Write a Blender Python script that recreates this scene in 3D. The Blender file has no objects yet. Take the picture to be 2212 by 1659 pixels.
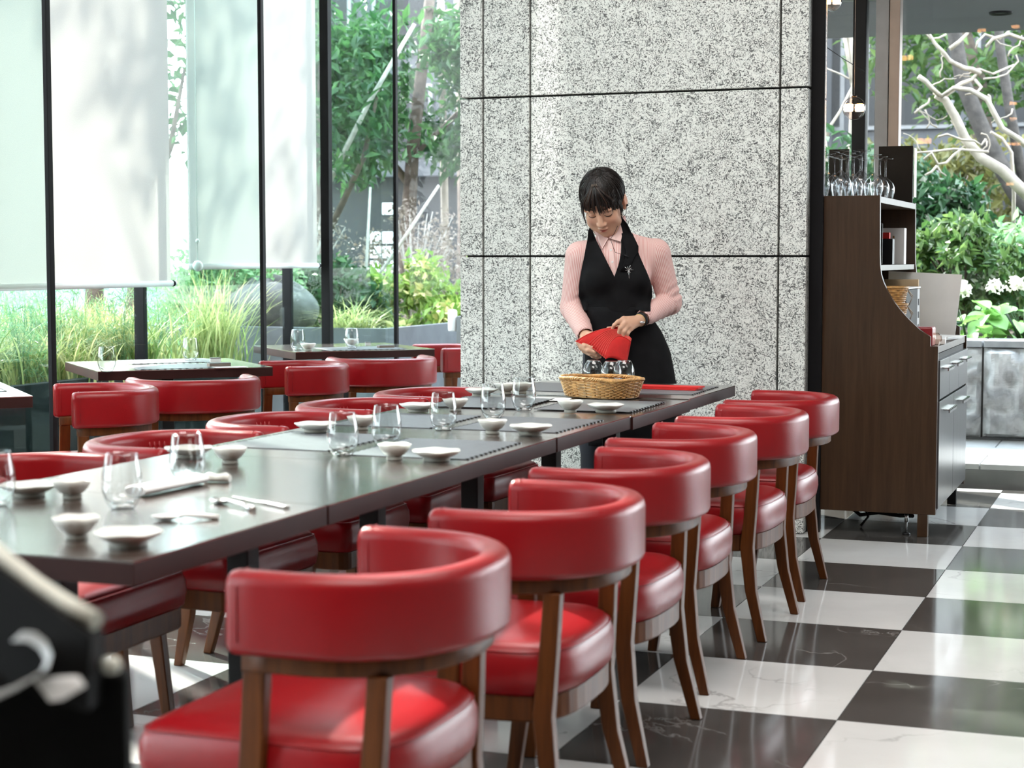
import bpy, math, random
import numpy as np
from mathutils import Vector, Matrix
from mathutils.bvhtree import BVHTree
PI = math.pi
R = math.radians
random.seed(7)
rng = np.random.default_rng(11)
sc = bpy.context.scene
COL = sc.collection

# ------------------------------------------------------------------ camera
YAW, PITCH, CAM_Z, FPX = R(20.552), R(4.12), 1.222, 3785.0
cam_d = bpy.data.cameras.new('camera')
cam_d.sensor_width = 36.0
cam_d.lens = FPX / 2212 * 36.0
cam_d.clip_start = 0.05
cam_d.clip_end = 200
cam_d.dof.use_dof = True
cam_d.dof.focus_distance = 7.1
cam_d.dof.aperture_fstop = 4.6
cam_d.dof.aperture_blades = 9
cam = bpy.data.objects.new('camera', cam_d)
COL.objects.link(cam)
cam.location = (0, 0, CAM_Z)
cam.rotation_euler = (PI / 2 - PITCH, 0, YAW)
sc.camera = cam

# ------------------------------------------------------------------ world, sun, lamps, exposure
wd = bpy.data.worlds.new('world')
sc.world = wd
wd.use_nodes = True
wn = wd.node_tree.nodes
wl = wd.node_tree.links
bg = wn['Background']
tcw = wn.new('ShaderNodeTexCoord')
sep = wn.new('ShaderNodeSeparateXYZ')
rmp = wn.new('ShaderNodeValToRGB')
wl.new(tcw.outputs['Generated'], sep.inputs[0])
wl.new(sep.outputs['Z'], rmp.inputs[0])
rmp.color_ramp.elements[0].position = 0.0
rmp.color_ramp.elements[0].color = (0.92, 0.97, 1.0, 1)
rmp.color_ramp.elements[1].position = 0.8
rmp.color_ramp.elements[1].color = (0.72, 0.86, 1.0, 1)
wl.new(rmp.outputs[0], bg.inputs['Color'])
bg.inputs['Strength'].default_value = 5.2

def add_light(kind, name, loc, rot, energy, color=(1, 1, 1), **kw):
    d = bpy.data.lights.new(name, kind)
    d.energy = energy
    d.color = color
    for k, v in kw.items():
        setattr(d, k, v)
    o = bpy.data.objects.new(name, d)
    COL.objects.link(o)
    o.location = loc
    o.rotation_euler = rot
    return o

sun_dir = Vector((0.811, -0.584, -0.675)).normalized()       # the way the light travels
sun = add_light('SUN', 'sun', (-9, 12, 9), (0, 0, 0), 8.5, (1.0, 0.95, 0.86), angle=R(1.2))
sun.rotation_euler = sun_dir.to_track_quat('-Z', 'Y').to_euler()
# ceiling light panels of the dining room (out of the frame)
for nm, x, y, e in (('ceiling_lamp_front', -0.8, 1.2, 62), ('ceiling_lamp_middle', -1.2, 4.6, 60), ('ceiling_lamp_aisle', 2.0, 3.6, 22)):
    add_light('AREA', nm, (x, y, 4.28), (0, 0, 0), e, (1.0, 0.97, 0.93), shape='RECTANGLE', size=2.6, size_y=1.6)
spot = add_light('SPOT', 'sun_streak_standin', (-4.30, 3.0, 4.25), (0, 0, 0), 210, (1.0, 0.98, 0.94), spot_size=R(34), spot_blend=0.7, shadow_soft_size=0.03)  # added spot, stands in for the reflected sun streak on the pillar
spot.rotation_euler = (Vector((-2.70, 7.65, 1.55)) - spot.location).to_track_quat('-Z', 'Y').to_euler()
spot.scale = (0.05, 1.0, 1.0)
sc.view_settings.view_transform = 'Standard'
sc.view_settings.look = 'None'
sc.view_settings.gamma = 1.0
sc.view_settings.use_curve_mapping = False
sc.view_settings.exposure = 1.2
cy = sc.cycles
cy.max_bounces = 8
cy.diffuse_bounces = 3
cy.glossy_bounces = 3
cy.transmission_bounces = 4
cy.transparent_max_bounces = 24
cy.caustics_reflective = False
cy.caustics_refractive = False
cy.sample_clamp_indirect = 6.0

# ------------------------------------------------------------------ helpers
CY, SY, CP, SP = math.cos(YAW), math.sin(YAW), math.cos(PITCH), math.sin(PITCH)
FW = Vector((-SY * CP, CY * CP, -SP))
RT = Vector((CY, SY, 0))
UP = RT.cross(FW)
CAM = Vector((0, 0, CAM_Z))

def at(px, py, d):
    """a measured point of the place, d metres along the line of sight"""
    return CAM + (FW + RT * ((px - 1106) / FPX) - UP * ((py - 829.5) / FPX)) * d

class MB:
    def __init__(s):
        s.v = []
        s.f = []
        s.sm = []
    def add(s, vs, fs, smooth=False):
        o = len(s.v)
        s.v += [tuple(p) for p in vs]
        s.f += [tuple(o + i for i in f) for f in fs]
        s.sm += [smooth] * len(fs)
    def box(s, x0, x1, y0, y1, z0, z1, M=None):
        vs = [(x, y, z) for z in (z0, z1) for y in (y0, y1) for x in (x0, x1)]
        if M is not None:
            vs = [tuple(M @ Vector(p)) for p in vs]
        s.add(vs, [(0, 2, 3, 1), (4, 5, 7, 6), (0, 1, 5, 4), (2, 6, 7, 3), (0, 4, 6, 2), (1, 3, 7, 5)])
        return s
    def loft(s, rings, closed=True, caps=True, smooth=True):
        n = len(rings[0])
        vs = [p for r in rings for p in r]
        fs = []
        for i in range(len(rings) - 1):
            for j in range(n if closed else n - 1):
                k = (j + 1) % n
                fs.append((i * n + j, i * n + k, (i + 1) * n + k, (i + 1) * n + j))
        o = len(s.v)
        s.add(vs, fs, smooth)
        if caps:
            s.f.append(tuple(o + j for j in range(n - 1, -1, -1)))
            s.sm.append(False)
            s.f.append(tuple(o + (len(rings) - 1) * n + j for j in range(n)))
            s.sm.append(False)
        return s
    def lathe(s, prof, n=24, c=(0, 0, 0), smooth=True):
        rings = [[(c[0] + max(r, 1e-5) * math.cos(2 * PI * j / n), c[1] + max(r, 1e-5) * math.sin(2 * PI * j / n), c[2] + z) for j in range(n)] for r, z in prof]
        return s.loft(rings, True, False, smooth)
    def tube(s, pts, rad, n=8, smooth=True, caps=True):
        pts = [Vector(p) for p in pts]
        m = len(pts)
        rs = rad if hasattr(rad, '__len__') else [rad] * m
        rings = []
        t0 = (pts[1] - pts[0]).normalized()
        a = t0.orthogonal().normalized()
        for i in range(m):
            t = (pts[min(i + 1, m - 1)] - pts[max(i - 1, 0)])
            t = t.normalized() if t.length > 1e-9 else t0
            a = (a - t * a.dot(t))
            a = a.normalized() if a.length > 1e-6 else t.orthogonal().normalized()
            b = t.cross(a)
            rings.append([tuple(pts[i] + (a * math.cos(2 * PI * j / n) + b * math.sin(2 * PI * j / n)) * rs[i]) for j in range(n)])
        return s.loft(rings, True, caps, smooth)
    def bar(s, pts, wx, wy, smooth=False):
        """square-section bar through pts; section wx by wy (lists or numbers), aligned with x and y"""
        m = len(pts)
        wx = wx if hasattr(wx, '__len__') else [wx] * m
        wy = wy if hasattr(wy, '__len__') else [wy] * m
        rings = []
        for (x, y, z), a, b in zip(pts, wx, wy):
            rings.append([(x - a / 2, y - b / 2, z), (x + a / 2, y - b / 2, z), (x + a / 2, y + b / 2, z), (x - a / 2, y + b / 2, z)])
        return s.loft(rings, True, True, smooth)
    def prism(s, poly, z0, z1, M=None):
        n = len(poly)
        vs = [(x, y, z0) for x, y in poly] + [(x, y, z1) for x, y in poly]
        if M is not None:
            vs = [tuple(M @ Vector(p)) for p in vs]
        s.add(vs, [tuple(range(n - 1, -1, -1)), tuple(range(n, 2 * n))] + [(i, (i + 1) % n, n + (i + 1) % n, n + i) for i in range(n)])
        return s
    def mesh(s, name):
        me = bpy.data.meshes.new(name)
        me.from_pydata(s.v, [], s.f)
        me.polygons.foreach_set('use_smooth', s.sm)
        me.update()
        return me
    def build(s, name, mat, parent=None, bevel=0, loc=None, seg=2):
        return link(name, s.mesh(name), mat, parent, bevel, loc, seg)

def link(name, me, mat, parent=None, bevel=0, loc=None, seg=2):
    if mat is not None and not me.materials:
        me.materials.append(mat)
    o = bpy.data.objects.new(name, me)
    COL.objects.link(o)
    if parent is not None:
        o.parent = parent
    if loc is not None:
        o.location = loc
    if bevel:
        b = o.modifiers.new('bevel', 'BEVEL')
        b.width = bevel
        b.segments = seg
        b.limit_method = 'ANGLE'
        b.angle_limit = R(40)
        for p in me.polygons:
            p.use_smooth = True
        w = o.modifiers.new('normals', 'WEIGHTED_NORMAL')
        w.keep_sharp = False
    return o

def np_mesh(name, V, F, smooth=True):
    V = np.asarray(V, np.float32)
    F = np.asarray(F, np.int32)
    me = bpy.data.meshes.new(name)
    me.vertices.add(len(V))
    me.vertices.foreach_set('co', V.ravel())
    k = F.shape[1]
    me.loops.add(F.size)
    me.loops.foreach_set('vertex_index', F.ravel())
    me.polygons.add(len(F))
    me.polygons.foreach_set('loop_start', np.arange(0, F.size, k, dtype=np.int32))
    me.polygons.foreach_set('use_smooth', np.full(len(F), smooth))
    me.update(calc_edges=True)
    return me

def tag(o, label=None, cat=None, group=None, kind=None):
    for k, v in (('label', label), ('category', cat), ('group', group), ('kind', kind)):
        if v:
            o[k] = v
    return o

def thing(name, label, cat, loc=(0, 0, 0), rz=0, group=None):
    o = bpy.data.objects.new(name, None)
    o.empty_display_size = 0.05
    COL.objects.link(o)
    o.location = loc
    o.rotation_euler = (0, 0, rz)
    return tag(o, label, cat, group)

def copy_tree(o, parent=None, loc=None, rz=None, label=None, group=None):
    c = o.copy()
    COL.objects.link(c)
    if parent is not None:
        c.parent = parent
    if loc is not None:
        c.location = loc
    if rz is not None:
        c.rotation_euler = (0, 0, rz)
    if label:
        c['label'] = label
    if group:
        c['group'] = group
    for ch in list(o.children):
        copy_tree(ch, c)
    return c

def struct(o):
    o['kind'] = 'structure'
    return o

# ------------------------------------------------------------------ materials
def newmat(name):
    m = bpy.data.materials.new(name)
    m.use_nodes = True
    return m, m.node_tree.nodes, m.node_tree.links, m.node_tree.nodes['Principled BSDF']

def N(nt, kind, ins=None, **props):
    n = nt.new(kind)
    for k, v in props.items():
        setattr(n, k, v)
    for k, v in (ins or {}).items():
        n.inputs[k].default_value = v
    return n

def ramp(nt, stops, interp='LINEAR'):
    n = nt.new('ShaderNodeValToRGB')
    n.color_ramp.interpolation = interp
    e = n.color_ramp.elements
    while len(e) < len(stops):
        e.new(0.5)
    for i, (p, c) in enumerate(stops):
        e[i].position = p
        e[i].color = tuple(c) + (1,) if len(c) == 3 else c
    return n

def mat(name, col, rough=0.5, metal=0.0, spec=0.5, var=0.0, scale=8.0, bump=0.0, bscale=60.0, coat=0.0, stretch=None, emit=None):
    m, nt, ln, b = newmat(name)
    b.inputs['Base Color'].default_value = tuple(col) + (1,)
    b.inputs['Roughness'].default_value = rough
    b.inputs['Metallic'].default_value = metal
    b.inputs['Specular IOR Level'].default_value = spec
    b.inputs['Coat Weight'].default_value = coat
    b.inputs['Coat Roughness'].default_value = 0.15
    tc = nt.new('ShaderNodeTexCoord')
    src = tc.outputs['Object']
    if stretch:
        mp = N(nt, 'ShaderNodeMapping', {'Scale': stretch})
        ln.new(src, mp.inputs[0])
        src = mp.outputs[0]
    if var:
        nz = N(nt, 'ShaderNodeTexNoise', {'Scale': scale, 'Detail': 4.0})
        ln.new(src, nz.inputs['Vector'])
        r = ramp(nt, [(0.3, [c * (1 - var) for c in col]), (0.7, [min(1, c * (1 + var)) for c in col])])
        ln.new(nz.outputs['Fac'], r.inputs[0])
        ln.new(r.outputs[0], b.inputs['Base Color'])
    if bump:
        nb = N(nt, 'ShaderNodeTexNoise', {'Scale': bscale, 'Detail': 3.0})
        ln.new(src, nb.inputs['Vector'])
        bp = N(nt, 'ShaderNodeBump', {'Strength': bump, 'Distance': 0.01})
        ln.new(nb.outputs['Fac'], bp.inputs['Height'])
        ln.new(bp.outputs[0], b.inputs['Normal'])
    if emit:
        b.inputs['Emission Color'].default_value = tuple(emit[0]) + (1,)
        b.inputs['Emission Strength'].default_value = emit[1]
    return m

def glass_mat(name, tint, rough=0.0, lo=0.04, edge=None, power=0.25, ior=1.45):
    """thin clear glass: see-through tint plus a Fresnel mirror"""
    m, nt, ln, b = newmat(name)
    nt.remove(b)
    out = nt['Material Output']
    tr = N(nt, 'ShaderNodeBsdfTransparent', {'Color': tuple(tint) + (1,)})
    gl = N(nt, 'ShaderNodeBsdfGlossy', {'Color': (1, 1, 1, 1), 'Roughness': rough})
    fr = N(nt, 'ShaderNodeFresnel', {'IOR': ior})
    mx = nt.new('ShaderNodeMixShader')
    if edge:
        lw = N(nt, 'ShaderNodeLayerWeight', {'Blend': power})
        r = ramp(nt, [(0.0, tint), (0.55, tint), (0.95, edge)])
        ln.new(lw.outputs['Facing'], r.inputs[0])
        ln.new(r.outputs[0], tr.inputs['Color'])
    ge = nt.new('ShaderNodeNewGeometry')
    ff = N(nt, 'ShaderNodeMath', operation='SUBTRACT')
    ff.inputs[0].default_value = 1.0
    ln.new(ge.outputs['Backfacing'], ff.inputs[1])
    fm = N(nt, 'ShaderNodeMath', operation='MULTIPLY')
    ln.new(fr.outputs[0], fm.inputs[0])
    ln.new(ff.outputs[0], fm.inputs[1])
    ln.new(fm.outputs[0], mx.inputs[0])
    ln.new(tr.outputs[0], mx.inputs[1])
    ln.new(gl.outputs[0], mx.inputs[2])
    ln.new(mx.outputs[0], out.inputs['Surface'])
    return m

def wood_mat(name, c0, c1, rough=0.35, axis=2, coat=0.25, scale=1.0, crough=0.25, cior=1.5, spec=0.5):
    m, nt, ln, b = newmat(name)
    tc = nt.new('ShaderNodeTexCoord')
    s = [38.0 * scale] * 3
    s[axis] = 2.2 * scale
    mp = N(nt, 'ShaderNodeMapping', {'Scale': s})
    ln.new(tc.outputs['Object'], mp.inputs[0])
    nz = N(nt, 'ShaderNodeTexNoise', {'Scale': 1.0, 'Detail': 6.0, 'Roughness': 0.65, 'Distortion': 0.4})
    ln.new(mp.outputs[0], nz.inputs['Vector'])
    r = ramp(nt, [(0.3, c0), (0.7, c1)])
    ln.new(nz.outputs['Fac'], r.inputs[0])
    ln.new(r.outputs[0], b.inputs['Base Color'])
    b.inputs['Roughness'].default_value = rough
    b.inputs['Coat Weight'].default_value = coat
    b.inputs['Coat Roughness'].default_value = crough
    b.inputs['Coat IOR'].default_value = cior
    b.inputs['Specular IOR Level'].default_value = spec
    bp = N(nt, 'ShaderNodeBump', {'Strength': 0.05, 'Distance': 0.0015})
    ln.new(nz.outputs['Fac'], bp.inputs['Height'])
    ln.new(bp.outputs[0], b.inputs['Normal'])
    return m

def leaf_mat(name, c0, c1, trans=0.45, rough=0.45):
    m, nt, ln, b = newmat(name)
    out = nt['Material Output']
    g = nt.new('ShaderNodeNewGeometry')
    r = ramp(nt, [(0.0, c0), (1.0, c1)])
    ln.new(g.outputs['Random Per Island'], r.inputs[0])
    ln.new(r.outputs[0], b.inputs['Base Color'])
    b.inputs['Roughness'].default_value = rough
    t = nt.new('ShaderNodeBsdfTranslucent')
    ln.new(r.outputs[0], t.inputs['Color'])
    mx = N(nt, 'ShaderNodeMixShader', {0: trans})
    ln.new(b.outputs[0], mx.inputs[1])
    ln.new(t.outputs[0], mx.inputs[2])
    ln.new(mx.outputs[0], out.inputs['Surface'])
    return m

def granite_mat(name, light=(0.68, 0.68, 0.65), dark=(0.075, 0.075, 0.075), scale=1.0, bump=0.25):
    m, nt, ln, b = newmat(name)
    tc = nt.new('ShaderNodeTexCoord')
    oi = nt.new('ShaderNodeObjectInfo')
    of = N(nt, 'ShaderNodeVectorMath', operation='MULTIPLY')
    of.inputs[1].default_value = (17.0, 23.0, 31.0)
    ln.new(oi.outputs['Random'], of.inputs[0])
    ad = N(nt, 'ShaderNodeVectorMath', operation='ADD')
    ln.new(tc.outputs['Object'], ad.inputs[0])
    ln.new(of.outputs[0], ad.inputs[1])
    n1 = N(nt, 'ShaderNodeTexNoise', {'Scale': 54.0 * scale, 'Detail': 3.0, 'Roughness': 0.58, 'Distortion': 3.0})
    n2 = N(nt, 'ShaderNodeTexNoise', {'Scale': 17.0 * scale, 'Detail': 3.0, 'Roughness': 0.6})
    ln.new(ad.outputs[0], n1.inputs['Vector'])
    ln.new(ad.outputs[0], n2.inputs['Vector'])
    mm = N(nt, 'ShaderNodeMath', operation='MULTIPLY_ADD')
    mm.inputs[1].default_value = 0.20
    ln.new(n2.outputs['Fac'], mm.inputs[0])
    ln.new(n1.outputs['Fac'], mm.inputs[2])
    mid = [a * 0.62 + c * 0.38 for a, c in zip(light, dark)]
    r = ramp(nt, [(0.495, dark), (0.555, [a * 0.45 + c * 0.55 for a, c in zip(light, dark)]), (0.60, light), (0.74, [min(1, a * 1.15) for a in light])])
    ln.new(mm.outputs[0], r.inputs[0])
    ln.new(r.outputs[0], b.inputs['Base Color'])
    b.inputs['Roughness'].default_value = 0.55
    bp = N(nt, 'ShaderNodeBump', {'Strength': bump, 'Distance': 0.003})
    ln.new(n1.outputs['Fac'], bp.inputs['Height'])
    ln.new(bp.outputs[0], b.inputs['Normal'])
    return m

def marble_mat(name, base, vein, cloud, rough, vw=0.012, sc_=1.4):
    m, nt, ln, b = newmat(name)
    tc = nt.new('ShaderNodeTexCoord')
    oi = nt.new('ShaderNodeObjectInfo')
    of = N(nt, 'ShaderNodeVectorMath', operation='MULTIPLY')
    of.inputs[1].default_value = (41.0, 29.0, 53.0)
    ln.new(oi.outputs['Random'], of.inputs[0])
    ad = N(nt, 'ShaderNodeVectorMath', operation='ADD')
    ln.new(tc.outputs['Object'], ad.inputs[0])
    ln.new(of.outputs[0], ad.inputs[1])
    n1 = N(nt, 'ShaderNodeTexNoise', {'Scale': sc_, 'Detail': 6.0, 'Roughness': 0.55, 'Distortion': 0.6})
    n2 = N(nt, 'ShaderNodeTexNoise', {'Scale': 3.2, 'Detail': 5.0})
    n3 = N(nt, 'ShaderNodeTexNoise', {'Scale': 1.7, 'Detail': 2.0})
    for n in (n1, n2, n3):
        ln.new(ad.outputs[0], n.inputs['Vector'])
    sb = N(nt, 'ShaderNodeMath', operation='SUBTRACT')
    sb.inputs[1].default_value = 0.5
    ab = N(nt, 'ShaderNodeMath', operation='ABSOLUTE')
    ln.new(n1.outputs['Fac'], sb.inputs[0])
    ln.new(sb.outputs[0], ab.inputs[0])
    vr = ramp(nt, [(0.0, (1, 1, 1)), (vw, (0, 0, 0))])
    ln.new(ab.outputs[0], vr.inputs[0])
    gate = ramp(nt, [(0.50, (0, 0, 0)), (0.66, (1, 1, 1))])
    ln.new(n3.outputs['Fac'], gate.inputs[0])
    mu = N(nt, 'ShaderNodeMath', operation='MULTIPLY')
    ln.new(vr.outputs[0], mu.inputs[0])
    ln.new(gate.outputs[0], mu.inputs[1])
    cr = ramp(nt, [(0.35, cloud), (0.65, base)])
    ln.new(n2.outputs['Fac'], cr.inputs[0])
    mx = N(nt, 'ShaderNodeMixRGB')
    ln.new(mu.outputs[0], mx.inputs[0])
    ln.new(cr.outputs[0], mx.inputs[1])
    mx.inputs[2].default_value = tuple(vein) + (1,)
    ln.new(mx.outputs[0], b.inputs['Base Color'])
    b.inputs['Roughness'].default_value = rough
    b.inputs['Specular IOR Level'].default_value = 0.5
    return m

def blind_mat(name):
    m, nt, ln, b = newmat(name)
    nt.remove(b)
    out = nt['Material Output']
    tc = nt.new('ShaderNodeTexCoord')
    mp = N(nt, 'ShaderNodeMapping', {'Scale': (1.0, 300.0, 300.0)})
    ln.new(tc.outputs['Object'], mp.inputs[0])
    ck = N(nt, 'ShaderNodeTexNoise', {'Scale': 1.0, 'Detail': 1.0})
    ln.new(mp.outputs[0], ck.inputs['Vector'])
    r = ramp(nt, [(0.3, (0.46, 0.452, 0.436)), (0.7, (0.51, 0.502, 0.486))])
    ln.new(ck.outputs['Fac'], r.inputs[0])
    d = nt.new('ShaderNodeBsdfDiffuse')
    t = nt.new('ShaderNodeBsdfTranslucent')
    x = N(nt, 'ShaderNodeBsdfTransparent', {'Color': (1, 1, 1, 1)})
    ln.new(r.outputs[0], d.inputs['Color'])
    ln.new(r.outputs[0], t.inputs['Color'])
    m1 = N(nt, 'ShaderNodeMixShader', {0: 0.62})
    m2 = N(nt, 'ShaderNodeMixShader', {0: 0.04})
    ln.new(d.outputs[0], m1.inputs[1])
    ln.new(t.outputs[0], m1.inputs[2])
    ln.new(m1.outputs[0], m2.inputs[1])
    ln.new(x.outputs[0], m2.inputs[2])
    ln.new(m2.outputs[0], out.inputs['Surface'])
    return m

M = {}
M['leather'] = mat('red_leather', (0.24, 0.004, 0.007), 0.30, spec=0.40, var=0.10, scale=5, bump=0.10, bscale=420, coat=0.0)
M['walnut'] = wood_mat('walnut', (0.050, 0.014, 0.003), (0.135, 0.040, 0.008), 0.42, coat=0.0, spec=0.22)
M['table'] = wood_mat('table_laminate', (0.040, 0.024, 0.018), (0.066, 0.042, 0.032), 0.22, axis=1, coat=1.0, scale=0.6, crough=0.17, cior=3.2)
M['edge'] = mat('table_edge', (0.030, 0.010, 0.009), 0.5, spec=0.15, var=0.2)
M['mat'] = mat('placemat_vinyl', (0.125, 0.130, 0.143), 0.36, var=0.12, scale=30, bump=0.12, bscale=500)
M['black'] = mat('black_metal', (0.010, 0.010, 0.011), 0.42, spec=0.22, var=0.2)
M['frame'] = mat('mullion_black', (0.008, 0.008, 0.009), 0.5, spec=0.12, var=0.15)
M['greymetal'] = mat('grey_metal', (0.17, 0.17, 0.175), 0.42, 0.3, var=0.1)
M['brownmetal'] = mat('bronze_metal', (0.22, 0.17, 0.14), 0.42, 0.3, var=0.1)
M['steel'] = mat('steel', (0.62, 0.62, 0.62), 0.22, 1.0, var=0.05)
M['white'] = mat('white_plastic', (0.80, 0.80, 0.79), 0.4, var=0.04)
M['paper'] = mat('paper', (0.80, 0.80, 0.79), 0.7, var=0.04)
M['napkin_white'] = mat('white_napkin', (0.82, 0.82, 0.82), 0.8, var=0.05, bump=0.1)
M['red_cloth'] = mat('red_napkin', (0.56, 0.010, 0.008), 0.75, var=0.10, scale=30, bump=0.15, bscale=300)
M['granite'] = granite_mat('granite')
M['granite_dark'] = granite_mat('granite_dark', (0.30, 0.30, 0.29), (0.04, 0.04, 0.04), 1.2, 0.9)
M['joint'] = mat('dark_joint', (0.02, 0.02, 0.02), 0.8, var=0.2)
M['tile_white'] = marble_mat('white_marble_tile', (0.70, 0.695, 0.685), (0.42, 0.41, 0.40), (0.63, 0.625, 0.615), 0.09, 0.008)
M['tile_dark'] = marble_mat('grey_marble_tile', (0.082, 0.077, 0.073), (0.26, 0.25, 0.24), (0.058, 0.054, 0.051), 0.10, 0.005, 1.1)
M['blind'] = blind_mat('blind_fabric')
M['pane'] = glass_mat('clear_pane', (0.975, 0.99, 0.985), ior=1.26)
M['fin'] = glass_mat('green_glass', (0.87, 0.95, 0.93), ior=1.32)
M['tumbler'] = glass_mat('tumbler_glass', (0.93, 0.935, 0.935), 0.02, edge=(0.26, 0.27, 0.28), power=0.42, ior=1.7)
M['tumbler_base'] = glass_mat('tumbler_base', (0.88, 0.88, 0.88), 0.04, edge=(0.5, 0.5, 0.5), power=0.5, ior=2.4)
M['wineglass'] = glass_mat('wine_glass', (0.95, 0.955, 0.96), 0.02, edge=(0.62, 0.63, 0.64), power=0.35, ior=1.6)
M['ceramic'] = mat('cream_ceramic', (0.74, 0.73, 0.68), 0.32, var=0.07, scale=25, bump=0.15, bscale=90)
M['ceramic_foot'] = mat('grey_ceramic_foot', (0.36, 0.35, 0.31), 0.55, var=0.12, scale=30)
M['cabinet'] = wood_mat('cabinet_wenge', (0.028, 0.013, 0.006), (0.056, 0.028, 0.013), 0.40, axis=2, coat=0.0, spec=0.3)
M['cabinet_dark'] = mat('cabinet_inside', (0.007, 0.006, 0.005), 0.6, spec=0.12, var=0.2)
M['cabinet_front'] = wood_mat('cabinet_front', (0.045, 0.045, 0.048), (0.070, 0.070, 0.074), 0.30, axis=2, coat=0.3)
M['wicker'] = mat('wicker', (0.50, 0.27, 0.09), 0.45, var=0.35, scale=60, bump=0.2, bscale=200)
M['stone'] = mat('split_stone', (0.50, 0.50, 0.51), 0.85, var=0.25, scale=14, bump=0.7, bscale=26)
M['stonecap'] = mat('stone_cap', (0.33, 0.34, 0.36), 0.6, var=0.12, scale=20)
M['paving'] = mat('pale_paving', (0.46, 0.46, 0.46), 0.6, var=0.07, scale=12)
M['concrete'] = mat('concrete', (0.20, 0.20, 0.20), 0.75, var=0.12, scale=6)
M['planter'] = mat('dark_planter', (0.006, 0.009, 0.011), 0.55, spec=0.15, var=0.3, scale=4)
M['greyplanter'] = mat('grey_planter', (0.10, 0.105, 0.115), 0.6, var=0.15)
M['soil'] = mat('soil', (0.05, 0.035, 0.022), 0.95, var=0.4, scale=25, bump=0.6)
M['rock'] = mat('boulder', (0.085, 0.085, 0.08), 0.9, var=0.35, scale=9, bump=0.8, bscale=18)
M['bark'] = mat('brown_bark', (0.10, 0.075, 0.06), 0.9, var=0.4, scale=14, bump=0.6, bscale=30)
M['darkbark'] = mat('dark_bark', (0.045, 0.038, 0.034), 0.9, var=0.4, scale=14, bump=0.5)
M['palebark'] = mat('pale_bark', (0.29, 0.245, 0.20), 0.7, var=0.25, scale=12, bump=0.3, bscale=30)
M['twig'] = mat('grey_twig', (0.33, 0.31, 0.28), 0.8, var=0.25, scale=20)
M['palewall'] = mat('pale_wall', (0.36, 0.43, 0.50), 0.7, var=0.05)
M['building'] = mat('grey_building', (0.065, 0.066, 0.072), 0.8, var=0.12, scale=1.5)
M['darkbuilding'] = mat('dark_building', (0.014, 0.014, 0.015), 0.7, var=0.3, scale=2)
M['ceiling'] = mat('ceiling_paint', (0.66, 0.65, 0.63), 0.8, var=0.03)
M['wall'] = mat('back_wall', (0.16, 0.13, 0.11), 0.6, var=0.15)
M['wall_side'] = mat('side_wall', (0.34, 0.32, 0.30), 0.7, var=0.05)
M['grass'] = leaf_mat('grass_blades', (0.12, 0.21, 0.045), (0.62, 0.60, 0.27), 0.5)
M['leaf_green'] = leaf_mat('green_leaves', (0.014, 0.055, 0.020), (0.065, 0.15, 0.05))
M['leaf_bright'] = leaf_mat('bright_leaves', (0.035, 0.095, 0.022), (0.14, 0.215, 0.065))
M['leaf_dark'] = leaf_mat('dark_leaves', (0.012, 0.045, 0.018), (0.050, 0.13, 0.045), 0.3)
M['leaf_olive'] = leaf_mat('olive_leaves', (0.08, 0.09, 0.025), (0.22, 0.20, 0.06))
M['leaf_feather'] = leaf_mat('feathery_leaves', (0.10, 0.24, 0.09), (0.30, 0.48, 0.24))
M['leaf_yellow'] = leaf_mat('yellow_leaf_tips', (0.70, 0.66, 0.24), (0.90, 0.84, 0.50), 0.4)
M['petal'] = leaf_mat('dry_petals', (0.16, 0.125, 0.10), (0.36, 0.31, 0.27), 0.35)
M['leaf_flower'] = leaf_mat('light_green_leaves', (0.10, 0.22, 0.03), (0.32, 0.44, 0.10), 0.5)
M['petal_white'] = leaf_mat('pale_petals', (0.72, 0.72, 0.62), (0.90, 0.88, 0.80), 0.4)
M['bulb'] = mat('warm_filament', (1.0, 0.6, 0.3), 0.4, emit=((1.0, 0.52, 0.20), 26.0))
M['globe'] = glass_mat('globe_glass', (0.90, 0.80, 0.75), 0.0, edge=(0.42, 0.34, 0.31), power=0.5, ior=1.6)
M['skin'] = None

# ================================================================== the room
TILE = 0.6
TX0, TY0 = -0.797, 7.579            # one corner of the tile grid
fl = MB().box(-5.2, 6.0, -5.0, 9.5, -0.12, -0.004)
floor = struct(fl.build('floor', M['joint']))
tw = MB().box(0.0015, TILE - 0.0015, 0.0015, TILE - 0.0015, -0.006, 0.0).mesh('tile_white')
td = MB().box(0.0015, TILE - 0.0015, 0.0015, TILE - 0.0015, -0.006, 0.0).mesh('tile_dark')
tw.materials.append(M['tile_white'])
td.materials.append(M['tile_dark'])
n_t = 0
for i in range(-7, 8):
    for j in range(-13, 4):
        x, y = TX0 + i * TILE, TY0 + j * TILE
        if x > 1.3 or y < 0.5 and x > -1 and False:
            continue
        if y + TILE > 9.51 or x < -5.2:
            continue
        o = bpy.data.objects.new('tile', td if (i + j) % 2 else tw)
        COL.objects.link(o)
        o.parent = floor
        o.location = (x, y, 0)
        n_t += 1
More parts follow.
